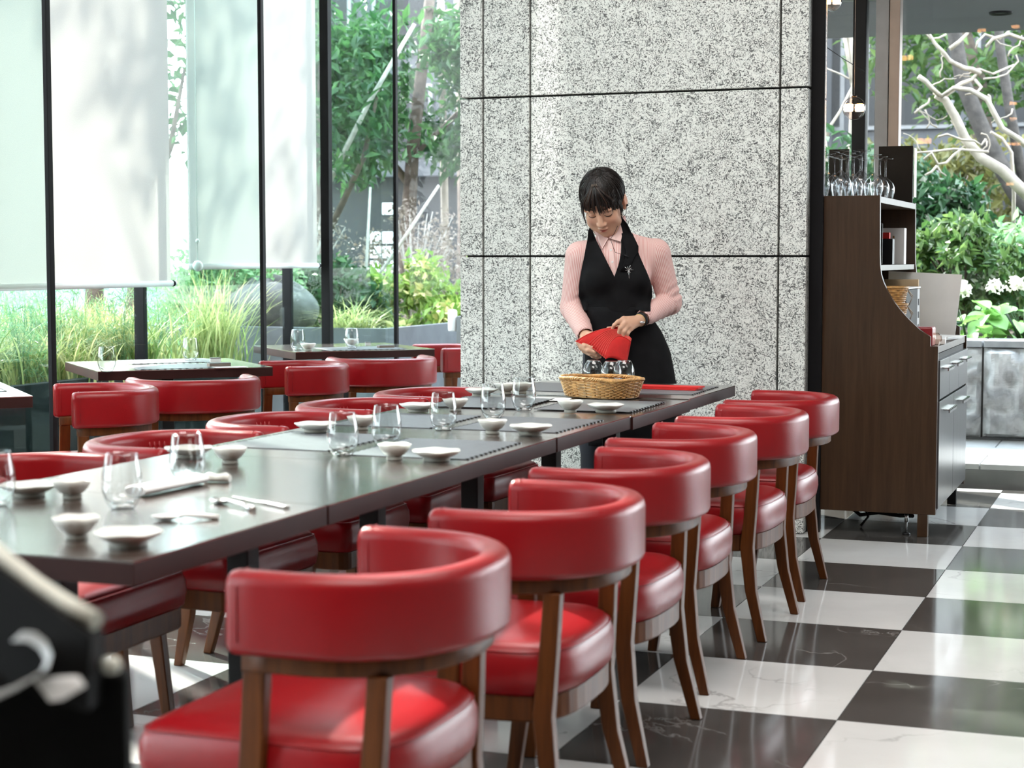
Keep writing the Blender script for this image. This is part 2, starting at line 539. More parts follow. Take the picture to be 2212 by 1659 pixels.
# last narrow row of tiles at the threshold, and the far aisle beyond the frame
e = MB()
for i in range(-7, 4):
    x, y = TX0 + i * TILE, TY0 + 3 * TILE
    o = MB().box(x + 0.0015, x + TILE - 0.0015, y + 0.0015, 9.5, -0.006, 0.0).build('tile', M['tile_dark'] if (i + 3) % 2 else M['tile_white'], floor)
cl = MB().box(-5.2, 6.0, -5.0, 9.6, 4.4, 4.6)
ceiling = struct(cl.build('ceiling', M['ceiling']))
struct(MB().box(-5.2, 6.0, -5.2, -5.0, -0.1, 4.5).build('wall_back', M['wall']))
struct(MB().box(5.0, 5.2, -5.0, 9.6, -0.1, 4.5).build('wall_right', M['wall_side']))  # unseen wall, added to cut the fill light from the right
struct(MB().box(-5.2, -5.0, -5.0, -1.18, -0.1, 4.5).build('wall_left', M['wall_side']))  # unseen wall piece, added to block sky light beside the camera
struct(MB().box(-40, 40, -30, 60, -0.6, -0.14).build('ground', M['concrete']))

# ---- granite pillar: separate panels on a dark core
pil = struct(MB().box(-3.105, -1.53, 7.685, 8.24, 0.0, 4.4).build('pillar', M['joint']))
PX = [-3.128, -3.012, -2.779, -1.617, -1.494]
PZ = [0.0, 0.495, 1.229, 1.963, 2.697, 3.431, 4.165]
g = 0.0045
for a in range(4):
    for b in range(6):
        x0, x1 = PX[a] + (g if a else 0), PX[a + 1] - (g if a < 3 else 0)
        MB().box(x0, x1, 7.65, 7.69, PZ[b] + g, PZ[b + 1] - g).build('panel', M['granite'], pil, 0.0025)
for b in range(6):
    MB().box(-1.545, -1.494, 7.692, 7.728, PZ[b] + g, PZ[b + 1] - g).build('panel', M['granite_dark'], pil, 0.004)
    MB().box(-3.128, -3.09, 7.692, 8.24, PZ[b] + g, PZ[b + 1] - g).build('panel', M['granite'], pil, 0.0025)
    MB().box(-3.128, -1.53, 8.242, 8.28, PZ[b] + g, PZ[b + 1] - g).build('panel', M['granite'], pil, 0.0025)
struct(MB().box(-1.53, -1.437, 7.735, 7.755, 0.0, 4.4).build('trim_1', M['frame'], None, 0.002))

# ---- window front on the left: clear panes in the facade line, glass fins standing into the room
FX = -5.08
FINS = [-1.13, 0.69, 2.51, 4.33, 6.15, 7.97, 9.62]
win = thing('window_1', None, None)
win['kind'] = 'structure'
ys = FINS + [11.4]
for k in range(len(ys) - 1):
    MB().box(FX - 0.006, FX + 0.006, ys[k] + 0.02, ys[k + 1] - 0.02, 0.0, 4.4).build('pane', M['pane'], win)
for y in ys[:-1]:
    MB().box(FX - 0.03, FX + 0.03, y - 0.018, y + 0.018, 0.0, 4.4).build('mullion', M['frame'], win, 0.003)
MB().box(FX - 0.04, FX + 0.04, FINS[0], ys[-1], 0.0, 0.06).build('sill', M['frame'], win, 0.003)
MB().box(FX - 0.04, FX + 0.04, FINS[0], ys[-1], 4.3, 4.4).build('header', M['frame'], win, 0.003)
for k, y in enumerate(FINS):
    fr = -4.36
    MB().box(FX + 0.03, fr, y - 0.006, y + 0.006, 0.0, 4.4).build('fin', M['fin'], win)
    MB().box(fr, fr + 0.02, y - 0.016, y + 0.016, 0.0, 4.4).build('fin_edge', M['frame'], win, 0.002)
struct(MB().box(-4.665, -4.61, 9.25, 9.30, 0.0, 4.4).build('trim_2', M['frame'], None, 0.003))

# end of the facade beyond the tables: clear glazing between facade and pillar
win2 = thing('window_2', None, None)
win2['kind'] = 'structure'
MB().box(-5.05, -3.13, 11.396, 11.404, 0.0, 4.4).build('pane', M['pane'], win2)
# ---- glass front at the right end of the aisle
win3 = thing('window_3', None, None)
win3['kind'] = 'structure'
GY = 9.56
for a, b in ((-3.1, -1.62), (-1.55, -1.50), (-1.365, 0.9), (0.98, 3.4)):
    MB().box(a, b, GY - 0.005, GY + 0.005, 0.02, 2.60).build('pane', M['pane'], win3)
MB().box(-1.62, -1.55, GY - 0.05, GY + 0.05, 0.0, 2.60).build('post', M['frame'], win3, 0.003)
MB().box(-1.50, -1.43, GY - 0.05, GY + 0.09, 0.0, 2.60).build('post', M['greymetal'], win3, 0.003)
MB().box(-1.428, -1.372, GY - 0.045, GY + 0.05, 0.0, 2.60).build('post', M['brownmetal'], win3, 0.003)
MB().box(0.9, 0.98, GY - 0.05, GY + 0.05, 0.0, 2.60).build('post', M['frame'], win3, 0.003)
MB().box(-3.1, 6.0, GY - 0.06, GY + 0.06, 2.60, 2.72).build('header', M['greymetal'], win3, 0.004)
MB().box(-3.1, 6.0, GY - 0.03, GY + 0.03, 2.72, 4.4).build('spandrel', M['greymetal'], win3)
struct(MB().box(-3.1, 6.0, GY + 0.06, GY + 1.6, 2.60, 2.66).build('trim_3', M['building']))
dl = thing('soffit_downlight', 'dark round downlight set in the grey canopy outside the aisle glass', 'lamp', (-0.93, GY + 0.75, 2.60))
MB().lathe([(0.045, 0), (0.062, -0.012), (0.066, 0.0)], 24).build('ring', M['frame'], dl)
MB().lathe([(0.0, -0.002), (0.045, -0.002)], 24).build('lens', M['black'], dl)

# ---- roller blinds between the fins
def blind(y0, y1, z0, label):
    t = thing('roller_blind', label, 'blind', (-4.83, (y0 + y1) / 2, z0), 0, 'white roller blinds on the window front')
    h = (y1 - y0) / 2
    MB().box(-0.001, 0.001, -h + 0.025, h - 0.035, 0.01, 4.25 - z0).build('fabric', M['blind'], t)
    MB().tube([(0, -h, 0), (0, h, 0)], 0.016, 12).build('bottom_bar', M['white'], t)
    MB().tube([(0, h - 0.03, 0.0), (0, h - 0.008, 0.0)], 0.0165, 12).build('end_cap', M['frame'], t)
    MB().tube([(0, -h, 4.25 - z0), (0, h, 4.25 - z0)], 0.035, 12).build('roller', M['white'], t)
    return t
bl = [blind(6.22, 7.90, 1.09, 'white roller blind hanging lowest, over the grass beside the cream window table'),
      blind(8.02, 9.56, 1.175, 'white roller blind hanging slightly higher, its ball chain by the green glass fin')]
for a, b, nm in ((5.42, 5.90, 'narrow white roller blind out of view, added to leave sun gaps beside it'), (4.40, 5.14, 'white roller blind out of view, cut short to leave a sun gap'), (2.62, 4.22, 'white roller blind three bays towards the camera from the sunlit window table'), (0.75, 2.42, 'white roller blind four bays towards the camera from the sunlit window table')):  # out of view; first two added with gaps that shape the sun patches
    blind(a, b, 1.1, nm)
pc = thing('pull_chain', 'thin bead chain with a white ball beside the higher roller blind', 'chain', (-4.755, 8.01, 1.18))
MB().tube([(0, 0, 0), (0, 0, 2.9)], 0.0022, 6).build('chain', M['white'], pc)
MB().lathe([(0.0, -0.03), (0.016, -0.024), (0.027, -0.008), (0.027, 0.008), (0.016, 0.024), (0.0, 0.03)], 16).build('ball', M['white'], pc)
MB().lathe([(0.0, -0.012), (0.008, -0.008), (0.011, 0.0), (0.008, 0.008), (0.0, 0.012)], 12, (0, 0, 0.13)).build('bead', M['white'], pc)

# ================================================================== barrel chairs
def u_path(w, xt, xb, rc, n=2.25, k=22):
    """plan of the barrel back: straight arm, round back, straight arm"""
    xs = xb - rc
    pts = [(xt + (xs - xt) * t, -w) for t in (0, 0.5)]
    for i in range(k + 1):
        a = -PI / 2 + PI * i / k
        c, s = math.cos(a), math.sin(a)
        pts.append((xs + rc * abs(c) ** (2 / n), w * math.copysign(abs(s) ** (2 / n), s)))
    pts += [(xs + (xt - xs) * t, w) for t in (0.5, 1)]
    return pts

def sweep_u(mb, path, prof, endround=None):
    """sweep a closed (offset, z) profile along the plan path"""
    m = len(path)
    rings = []
    for i, (x, y) in enumerate(path):
        a = Vector(path[max(i - 1, 0)])
        b = Vector(path[min(i + 1, m - 1)])
        t = (b - a).normalized()
        nx, ny = t.y, -t.x                   # outward
        rings.append([(x + nx * o, y + ny * o, z) for o, z in prof])
    if endround:
        cz = sum(z for o, z in prof) / len(prof)
        for first in (True, False):
            base = rings[0] if first else rings[-1]
            p, q = (path[0], path[1]) if first else (path[-1], path[-2])
            t = (Vector(p) - Vector(q)).normalized()
            my = sum(v[1] for v in base) / len(base)
            ext = [[(px + t.x * d, my + (py + t.y * d - my) * k, cz + (pz - cz) * (1 - (1 - k) * 0.4)) for px, py, pz in base] for d, k in ((endround * 0.6, 0.92), (endround, 0.72))]
            rings = ext[::-1] + rings if first else rings + ext
    mb.loft(rings, True, True, True)
    return mb

def rrect(o0, o1, z0, z1, r, k=4, r2=None):
    r2 = r2 or r
    pts = []
    for cx_, cz_, a0, rr in ((o1 - r2, z0 + r2, -90, r2), (o1 - r, z1 - r, 0, r), (o0 + r, z1 - r, 90, r), (o0 + r2, z0 + r2, 180, r2)):
        for i in range(k + 1):
            a = R(a0 + 90 * i / k)
            pts.append((cx_ + rr * math.cos(a), cz_ + rr * math.sin(a)))
    return pts

def seat_plan(fx, rx, w, inset=0.0, n=3.0, k=18):
    """straight front at -fx, rounded rear at rx"""
    pts = []
    x1 = rx - inset
    w1 = w - inset
    xs = 0.02
    for i in range(k + 1):
        a = -PI / 2 + PI * i / k
        c, s = math.cos(a), math.sin(a)
        pts.append((xs + (x1 - xs) * abs(c) ** (2 / n), w1 * math.copysign(abs(s) ** (2 / n), s)))
    f = -fx + inset
    r = 0.03
    for a in (90, 120, 150, 180):
        pts.append((f + r + r * math.cos(R(a)), w1 - r + r * math.sin(R(a))))
    for a in (180, 210, 240, 270):
        pts.append((f + r + r * math.cos(R(a)), -w1 + r + r * math.sin(R(a))))
    return pts

def make_chair(label, loc, rz, group):
    t = thing('barrel_chair', label, 'chair', loc, rz, group)
    # upholstered barrel back
    path = u_path(0.248, -0.105, 0.222, 0.228)
    mb = MB()
    sweep_u(mb, path, rrect(-0.027, 0.028, 0.578, 0.716, 0.024, 5, 0.016), 0.014)
    back = mb.build('backrest', M['leather'], t)
    # stitched pleats on the inside of the back
    pl = MB()
    for sgn in (-1, 1):
        for q in range(4):
            i = 8 + q * 0.55
            f = int(i)
            fr = i - f
            ix = f if sgn < 0 else len(path) - 1 - f
            jx = ix + (1 if sgn < 0 else -1)
            x = path[ix][0] * (1 - fr) + path[jx][0] * fr
            y = path[ix][1] * (1 - fr) + path[jx][1] * fr
            d = Vector((0.0 - x, -y)).normalized()
            x += d.x * 0.0255
            y += d.y * 0.0255
            pl.tube([(x, y, 0.615), (x + d.x * 0.003, y + d.y * 0.003, 0.645), (x + d.x * 0.0035, y + d.y * 0.0035, 0.672), (x - d.x * 0.004, y - d.y * 0.004, 0.700)], [0.001, 0.0045, 0.0045, 0.001], 6)
    pl.build('pleats', M['leather'], back)['kind'] = 'stuff'
    st = MB()
    for y in (-0.2775, 0.2775):
        pass
    for sgn in (-1, 1):
        st.tube([(-0.094, sgn * 0.277, 0.60), (-0.094, sgn * 0.2775, 0.69), (-0.094, sgn * 0.262, 0.7165), (-0.094, sgn * 0.235, 0.7165), (-0.094, sgn * 0.2205, 0.69), (-0.094, sgn * 0.2205, 0.60)], 0.0010, 5)
    st.build('piping', M['leather'], back)['kind'] = 'stuff'
    # wooden band under the back
    mb = MB()
    sweep_u(mb, u_path(0.236, -0.10, 0.205, 0.214), rrect(-0.016, 0.016, 0.547, 0.584, 0.004, 2))
    mb.build('back_band', M['walnut'], t)
    # legs
    for s in (-1, 1):
        MB().bar([(-0.078, s * 0.238, 0.55), (-0.080, s * 0.250, 0.42), (-0.082, s * 0.262, 0.30), (-0.118, s * 0.252, 0.0)], [0.042, 0.042, 0.044, 0.030], [0.030, 0.026, 0.030, 0.028]).build('leg', M['walnut'], t, 0.004)
        MB().bar([(0.128, s * 0.206, 0.55), (0.121, s * 0.212, 0.42), (0.112, s * 0.218, 0.30), (0.128, s * 0.226, 0.16), (0.168, s * 0.236, 0.0)], [0.036, 0.038, 0.042, 0.036, 0.028], [0.032, 0.032, 0.034, 0.032, 0.026]).build('leg', M['walnut'], t, 0.004)
    # seat
    P = seat_plan(0.315, 0.165, 0.243)
    def ring(z, ins, dz=0):
        return [(x, y, z) for x, y in seat_plan(0.315, 0.165, 0.243, ins)]
    mb = MB()
    mb.loft([ring(0.336, 0.012), ring(0.345, 0.003), ring(0.375, -0.002), ring(0.405, -0.001), ring(0.425, 0.006), ring(0.437, 0.016), ring(0.4445, 0.034), ring(0.449, 0.07), ring(0.4525, 0.12), ring(0.4535, 0.155)])
    seat = mb.build('seat', M['leather'], t)
    cord = [(x, y, 0.4275) for x, y in seat_plan(0.315, 0.165, 0.243, 0.0065)]
    MB().tube(cord + cord[:1], 0.0022, 5, caps=False).build('piping', M['leather'], seat)
    MB().loft([ring(0.284, 0.012), ring(0.288, 0.009), ring(0.337, 0.009)], smooth=False).build('seat_rail', M['walnut'], t)
    return t

AISLE = [(-1.305, 2.74), (-1.28, 3.50), (-1.32, 4.225), (-1.362, 4.955), (-1.352, 5.685), (-1.372, 6.375)]
ORD = ['nearest the camera, largest of the row', 'second from the near end', 'third from the near end', 'fourth from the near end', 'fifth from the near end', 'sixth and farthest, before the dark cabinet']
chair0 = None
for k, (x, y) in enumerate(AISLE):
    lab = 'red leather barrel chair on the aisle side, ' + ORD[k]
    if chair0 is None:
        chair0 = make_chair(lab, (x, y, 0), 0.0, 'barrel chairs along the aisle side')
    else:
        copy_tree(chair0, None, (x, y, 0), R((0, 1.5, -1, 0.5, -1.2, 1)[k]), lab)
INNER = [(-2.60, 2.90), (-2.63, 3.60), (-2.60, 4.27), (-2.60, 4.93), (-2.61, 5.545), (-2.58, 6.12)]
ORD2 = ['only its seat showing under the near table corner', 'its pleated arm at the left picture edge', 'third from the near end', 'fourth from the near end', 'fifth from the near end', 'farthest, near the granite pillar']
for k, (x, y) in enumerate(INNER):
    copy_tree(chair0, None, (x, y, 0), PI + R((0, 1, -2, 1, 2, -2)[k]), 'red barrel chair behind the long table, ' + ORD2[k], 'barrel chairs along the window side')
for (x, y, a, lab) in ((-3.95, 5.85, 43, 'red barrel chair seen from its side in front of the black glass fin'),
                       (-3.88, 6.50, -45, 'red barrel chair turned its back, pushed to the cream topped window table'),
                       (-3.93, 7.52, 43, 'red barrel chair side on, between the two window tables'),
                       (-3.77, 8.17, -46, 'red barrel chair turned its back, pushed to the far window table'),
                       (-3.90, 9.32, 43, 'red barrel chair half hidden behind the granite pillar edge')):
    copy_tree(chair0, None, (x, y, 0), R(a), lab, 'barrel chairs at the window tables')

# ================================================================== tables
TZ = 0.72
def make_table(sx, sy, label, loc, rz, group, cat='table'):
    t = thing('dining_table', label, cat, loc, rz, group)
    MB().box(-sx / 2, sx / 2, -sy / 2, sy / 2, TZ - 0.003, TZ).build('tabletop', M['table'], t)
    MB().box(-sx / 2, sx / 2, -sy / 2, sy / 2, TZ - 0.042, TZ - 0.003).build('top_edge', M['edge'], t, 0.0015)
    MB().box(-0.028, 0.028, -0.028, 0.028, 0.02, TZ - 0.042).build('post', M['black'], t, 0.004)
    MB().box(-0.17, 0.17, -0.17, 0.17, 0.0, 0.012).build('base', M['black'], t, 0.004)
    MB().box(-0.16, 0.16, -0.16, 0.16, TZ - 0.048, TZ - 0.0421).build('mounting_plate', M['black'], t)
    return t
TXC, TW = -1.995, 0.80
Y0, Y1 = 2.468, 6.765
D_ = (Y1 - Y0) / 6
ORDT = ['first and nearest', 'second from the near end', 'third from the near end', 'fourth from the near end', 'fifth from the near end', 'sixth, where the waitress stands']
tab0 = None
for k in range(6):
    yc = Y0 + D_ * (k + 0.5)
    lab = 'dark wood square table in the long joined row, ' + ORDT[k]
    if tab0 is None:
        tab0 = make_table(TW, D_ - 0.003, lab, (TXC, yc, 0), 0, 'dark tables joined into the long table')
    else:
        copy_tree(tab0, None, (TXC + (0, 0.002, -0.003, 0, 0.006, 0.0)[k], yc, (0, 0, 0, 0, -0.003, 0.0)[k]), 0, lab)
wt = make_table(0.80, 0.80, 'square window table with sunlit top between the glass fins', (-4.43, 7.165, 0), R(45), 'square tables by the window')
copy_tree(wt, None, (-4.36, 8.905, 0), R(45), 'square window table farthest along the glass front, before the flowering shrub')
copy_tree(wt, None, (-4.43, 5.34, 0), R(45), 'square window table cut by the left picture edge')

# ---- placemats
def placemat(x, y, rz, label, z=TZ, first=[None]):
    if first[0] is None:
        mb = MB().box(-0.165, 0.165, -0.215, 0.215, 0.0, 0.0022)
        t = thing('placemat', label, 'placemat', (x, y, z), rz, 'grey vinyl placemats')
        mb.build('sheet', M['mat'], t, 0.0008)
        fr = MB()
        for s in (-1, 1):
            for q in range(13):
                yy = -0.205 + q * 0.0335 + 0.006 * math.sin(q * 3.1)
                fr.box(s * 0.165 - 0.004, s * 0.165 + 0.006, yy - 0.006, yy + 0.006, 0.0005, 0.0028)
        fr.build('frayed_edge', M['black'], t)['kind'] = 'stuff'
        first[0] = t
        return t
    return copy_tree(first[0], None, (x, y, z), rz, label)
ordm = ['first', 'second', 'third', 'last']
for k, y in enumerate((4.23, 4.945, 5.665, 6.44)):
    placemat(-1.80, y, R((1.5, -1, 0.5, 1)[k]), 'grey placemat on the aisle edge of the long table, %s from the near side' % ordm[k])
for k, y in enumerate((4.29, 4.94, 5.66, 6.42)):
    placemat(-2.20, y, R((-1, 1, 2, -1)[k]), 'grey placemat on the window edge of the long table, %s from the near side' % ordm[k])
placemat(-4.28, 7.03, R(-45), 'grey placemat along the front edge of the sunlit window table', TZ)
placemat(-4.55, 7.38, R(-45), 'grey placemat along the back edge of the sunlit window table', TZ)
placemat(-4.20, 8.80, R(-45), 'grey placemat on the far window table', TZ)
placemat(-4.36, 5.52, R(45), 'grey placemat on the window table at the left picture edge', TZ)
MZ = TZ + 0.0025

# ---- stemless tumblers
def tumbler(x, y, label, z=TZ, group='stemless tumblers down the long table', first=[None], s=1.0):
    if first[0] is None:
        t = thing('tumbler', label, 'glass', (x, y, z), 0, group)
        outer = [(0.0, 0.0), (0.022, 0.0), (0.026, 0.004), (0.034, 0.018), (0.0395, 0.036), (0.0405, 0.050), (0.039, 0.070), (0.0355, 0.092), (0.032, 0.110), (0.0315, 0.1115), (0.031, 0.110),
                 (0.0345, 0.092), (0.038, 0.070), (0.0395, 0.050), (0.0385, 0.037), (0.033, 0.0215), (0.022, 0.013), (0.0, 0.011)]
        MB().lathe(outer, 28).build('bowl', M['tumbler'], t)
        MB().lathe([(0.0, 0.0005), (0.0215, 0.0005), (0.025, 0.004), (0.022, 0.0115), (0.012, 0.0105), (0.0, 0.010)], 24).build('thick_base', M['tumbler_base'], t)
        first[0] = t
        return t
    c = copy_tree(first[0], None, (x, y, z), random.random() * 6, label, group)
    c.scale = (s, s, s)
    return c
for x, y, lab in ((-1.955, 2.99, 'large blurred tumbler on the near table behind the cream plate'), (-2.04, 3.38, 'tumbler on the near table beside the rolled white napkin'),
                  (-1.957, 3.995, 'tumbler of the middle pair, nearer one, before the cream bowl'), (-1.945, 4.235, 'tumbler of the middle pair, farther one, behind the cream bowl'),
                  (-1.972, 4.69, 'single tumbler between the two middle placemats'), (-1.97, 5.085, 'tumbler farther up the table, nearer one of its pair'),
                  (-1.978, 5.385, 'tumbler farther up the table, farther one of its pair'), (-2.215, 2.93, 'tumbler cut by the left picture edge on the near table')):
    tumbler(x, y, lab)
tumbler(-4.385, 6.60, 'tumbler at the left corner of the sunlit window table', TZ, 'tumblers on the window tables')
tumbler(-4.47, 7.45, 'tumbler in the middle of the sunlit window table', TZ, 'tumblers on the window tables')
tumbler(-4.44, 8.52, 'tumbler behind the white dish on the far window table', TZ, 'tumblers on the window tables')
tumbler(-4.22, 8.74, 'tumbler standing by itself on the far window table', MZ, 'tumblers on the window tables')
for k, (x, y, lab) in enumerate(((-2.047, 6.345, 'upside-down tumbler behind the wicker basket, outer left one'), (-1.962, 6.30, 'upside-down tumbler behind the wicker basket, front one'), (-1.940, 6.392, 'upside-down tumbler behind the wicker basket, rear right one'))):
    c = tumbler(x, y, lab, MZ + 0.1115, 'tumblers turned over behind the basket')
    c.rotation_euler = (PI, 0, 0)

# ---- cream dishes with irregular rims
def dish(kind, x, y, label, z=TZ, group=None, first={}):
    if kind not in first:
        t = thing('sauce_bowl' if kind == 'bowl' else 'small_plate', label, 'bowl' if kind == 'bowl' else 'plate', (x, y, z), 0, group)
        if kind == 'bowl':
            prof = [(0.0, 0.010), (0.017, 0.010), (0.026, 0.015), (0.036, 0.027), (0.0425, 0.0395), (0.0415, 0.0405), (0.034, 0.030), (0.023, 0.019), (0.012, 0.015), (0.0, 0.0145)]
            foot = [(0.0, 0.0), (0.019, 0.0), (0.0205, 0.002), (0.019, 0.0105), (0.0, 0.0105)]
        else:
            prof = [(0.0, 0.010), (0.030, 0.010), (0.040, 0.012), (0.053, 0.019), (0.0605, 0.0255), (0.060, 0.0275), (0.052, 0.0225), (0.038, 0.017), (0.0, 0.0155)]
            foot = [(0.0, 0.0), (0.032, 0.0), (0.034, 0.002), (0.033, 0.0105), (0.0, 0.0105)]
        n = 36
        rings = []
        for r, zz in prof:
            ring = []
            for j in range(n):
                a = 2 * PI * j / n
                wv = 1 + (0.018 * math.sin(3 * a + 0.4) + 0.012 * math.sin(7 * a)) * (r / prof[4][0]) ** 2
                ring.append((max(r, 1e-5) * wv * math.cos(a), max(r, 1e-5) * wv * math.sin(a), zz + 0.0011 * math.sin(5 * a + 1) * (r / prof[4][0]) ** 3))
            rings.append(ring)
        MB().loft(rings, True, False).build('body', M['ceramic'], t)
        MB().lathe(foot, 24).build('foot_ring', M['ceramic_foot'], t)
        first[kind] = t
        return t
    return copy_tree(first[kind], None, (x, y, z), random.random() * 6, label, group)
DB, DP = 'cream sauce bowls on the long table', 'cream plates on the long table'
for x, y, z, lab in ((-1.82, 2.635, TZ, 'cream bowl at the near corner of the long table'), (-2.136, 3.08, TZ, 'cream bowl on the near table, beside the plate at the left edge'),
                     (-2.14, 3.745, TZ, 'cream bowl alone on the bare table near the window side'), (-1.797, 3.96, TZ, 'cream bowl before the sunlit plate in the middle of the table'),
                     (-1.803, 4.65, TZ, 'cream bowl on the aisle side beside a plate, before the third tumbler pair'), (-1.813, 5.375, TZ, 'cream bowl on the aisle side just before the wicker basket'),
                     (-2.203, 4.62, TZ, 'cream bowl behind the nearer middle tumbler on the window side'), (-2.186, 5.30, TZ, 'cream bowl behind the single tumbler on the window side'),
                     (-2.24, 6.07, TZ, 'cream bowl seen through the farthest tumbler'), (-2.285, 6.03, TZ, 'cream shallow bowl seen through the second farthest tumbler')):
    dish('bowl', x, y, lab, z, DB)
for x, y, z, lab in ((-1.69, 2.60, TZ, 'cream plate at the near corner of the long table'), (-2.24, 3.075, TZ, 'cream plate at the left picture edge'),
                     (-2.30, 3.82, TZ, 'cream plate seen through the tumbler by the rolled napkin'), (-1.69, 3.975, TZ, 'cream plate lying in the sun patch in the middle of the table'),
                     (-1.686, 4.645, MZ, 'cream plate on the aisle side between the second and third placemat'), (-1.70, 5.40, MZ, 'cream plate before the wicker basket'),
                     (-2.285, 4.49, MZ, 'cream plate on the window side behind the nearer middle tumbler'), (-2.275, 5.20, MZ, 'cream plate on the window side left of the single tumbler'),
                     (-2.335, 5.91, TZ, 'cream plate at the far window side near the pillar')):
    dish('plate', x, y, lab, z, DP)
dish('bowl', -4.355, 8.475, 'white dish before the tumbler on the far window table', TZ, 'dishes on the far window table')
dish('bowl', -4.34, 8.98, 'white dish right of the lone tumbler on the far window table', MZ, 'dishes on the far window table')

# ---- little boxes on the window tables
def block(x, y, z, a, sx, sy, sz, label, m):
    t = thing('menu_block', label, 'box', (x, y, z), R(a), 'small blocks on the window tables')
    MB().box(-sx / 2, sx / 2, -sy / 2, sy / 2, 0, sz * 0.8).build('body', m, t, 0.001)
    MB().box(-sx / 2 - 0.001, sx / 2 + 0.001, -sy / 2 - 0.001, sy / 2 + 0.001, sz * 0.8, sz).build('lid', M['greymetal'], t, 0.001)
block(-4.11, 7.10, MZ, 45, 0.10, 0.05, 0.016, 'flat grey block on the front placemat of the sunlit window table', M['brownmetal'])
block(-4.28, 7.36, MZ, 40, 0.05, 0.02, 0.022, 'small white and grey block behind the flat one on the sunlit table', M['white'])
block(-4.09, 8.90, MZ, 45, 0.09, 0.045, 0.014, 'flat grey block on the far window table', M['brownmetal'])
block(-4.27, 9.05, MZ, 30, 0.03, 0.02, 0.022, 'tiny pale cube beside the white dish on the far window table', M['white'])
pp = thing('paper_sheet', 'white paper sheet left at the front corner of the sunlit window table', 'paper', (-4.02, 7.045, MZ), R(45))
MB().box(-0.075, 0.075, -0.04, 0.04, 0.0, 0.001).build('sheet', M['paper'], pp)

# ---- cutlery and rolled napkin on the nearest table
def spoon(x, y, a, label, L=0.17, white=False):
    t = thing('spoon', label, 'spoon', (x, y, TZ + 0.004), R(a), 'cutlery on the near table')
    m = M['white'] if white else M['steel']
    MB().tube([(0, 0, 0.0), (L * 0.3, 0, 0.004), (L * 0.62, 0, 0.006), (L * 0.72, 0, 0.003)], [0.006, 0.0045, 0.003, 0.004], 8).build('handle', m, t)
    rings = []
    for r, z in ((0.0, -0.0035), (0.4, -0.003), (0.75, 0.0), (1.0, 0.005), (0.95, 0.0055), (0.7, 0.001), (0.35, -0.0022), (0.0, -0.0028)):
        rings.append([(L * 0.72 + 0.026 + max(r, 1e-4) * 0.028 * math.cos(2 * PI * j / 20), max(r, 1e-4) * 0.019 * math.sin(2 * PI * j / 20), z) for j in range(20)])
    MB().loft(rings, True, False).build('bowl', m, t)
    return t
spoon(-1.69, 3.05, 148, 'steel spoon on the bare near table, its bowl beside the napkin', 0.165)
k_ = thing('knife', 'steel table knife lying beside the spoon on the near table', 'knife', (-1.645, 3.105, TZ + 0.004), R(151), 'cutlery on the near table')
MB().prism([(0, -0.008), (0.085, -0.006), (0.09, 0.006), (0, 0.008)], -0.0035, 0.0035).build('handle', M['steel'], k_, 0.002)
MB().prism([(0.088, -0.006), (0.19, -0.010), (0.205, 0.004), (0.088, 0.006)], -0.001, 0.001).build('blade', M['steel'], k_, 0.0005)
spoon(-1.70, 2.93, 205, 'white china spoon near the cream plate on the near table', 0.105, True)
rn = thing('rolled_napkin', 'rolled white paper napkin lying across the near table', 'napkin', (-2.02, 3.27, TZ + 0.001), R(86))
MB().loft([[(x_, 0.03 * math.cos(2 * PI * j / 14) * s_, 0.012 * s_ + 0.011 * math.sin(2 * PI * j / 14) * s_) for j in range(14)] for x_, s_ in ((-0.12, 0.9), (-0.115, 1.0), (0.02, 0.95), (0.11, 1.0), (0.118, 0.85))]).build('roll', M['napkin_white'], rn)
hd = thing('chopstick_rest', 'small cream rest at the end of the rolled napkin', 'rest', (-1.99, 3.425, TZ + 0.0005), R(10))
MB().loft([[(x_, 0.016 * math.cos(2 * PI * j / 12) * s_, 0.011 * s_ + 0.0105 * math.sin(2 * PI * j / 12) * s_) for j in range(12)] for x_, s_ in ((-0.03, 0.75), (-0.02, 1.0), (0.0, 0.8), (0.02, 1.0), (0.03, 0.75))]).build('body', M['ceramic'], hd)
wn_ = thing('paper_napkin', 'flat white napkin on the table left of the wicker basket', 'napkin', (-2.06, 5.86, TZ), R(8))
MB().box(-0.075, 0.075, -0.06, 0.06, 0, 0.0015).build('sheet', M['napkin_white'], wn_)
for q, (dx, dy, a) in enumerate(((0, 0, -4), (0.006, 0.01, -2))):
    rd = thing('folded_napkin', 'red folded napkin lying on the last placemat, ' + ('lower' if q == 0 else 'upper') + ' one', 'napkin', (-1.785 + dx, 6.455 + dy, MZ + 0.006 * q), R(a), 'red napkins laid on the last placemat')
    b = MB()
    for z in range(2):
        b.box(-0.125, 0.125, -0.045 + 0.002 * z, 0.045 - 0.001 * z, 0.003 * z, 0.003 * z + 0.0027)
    b.build('cloth', M['red_cloth'], rd, 0.001)

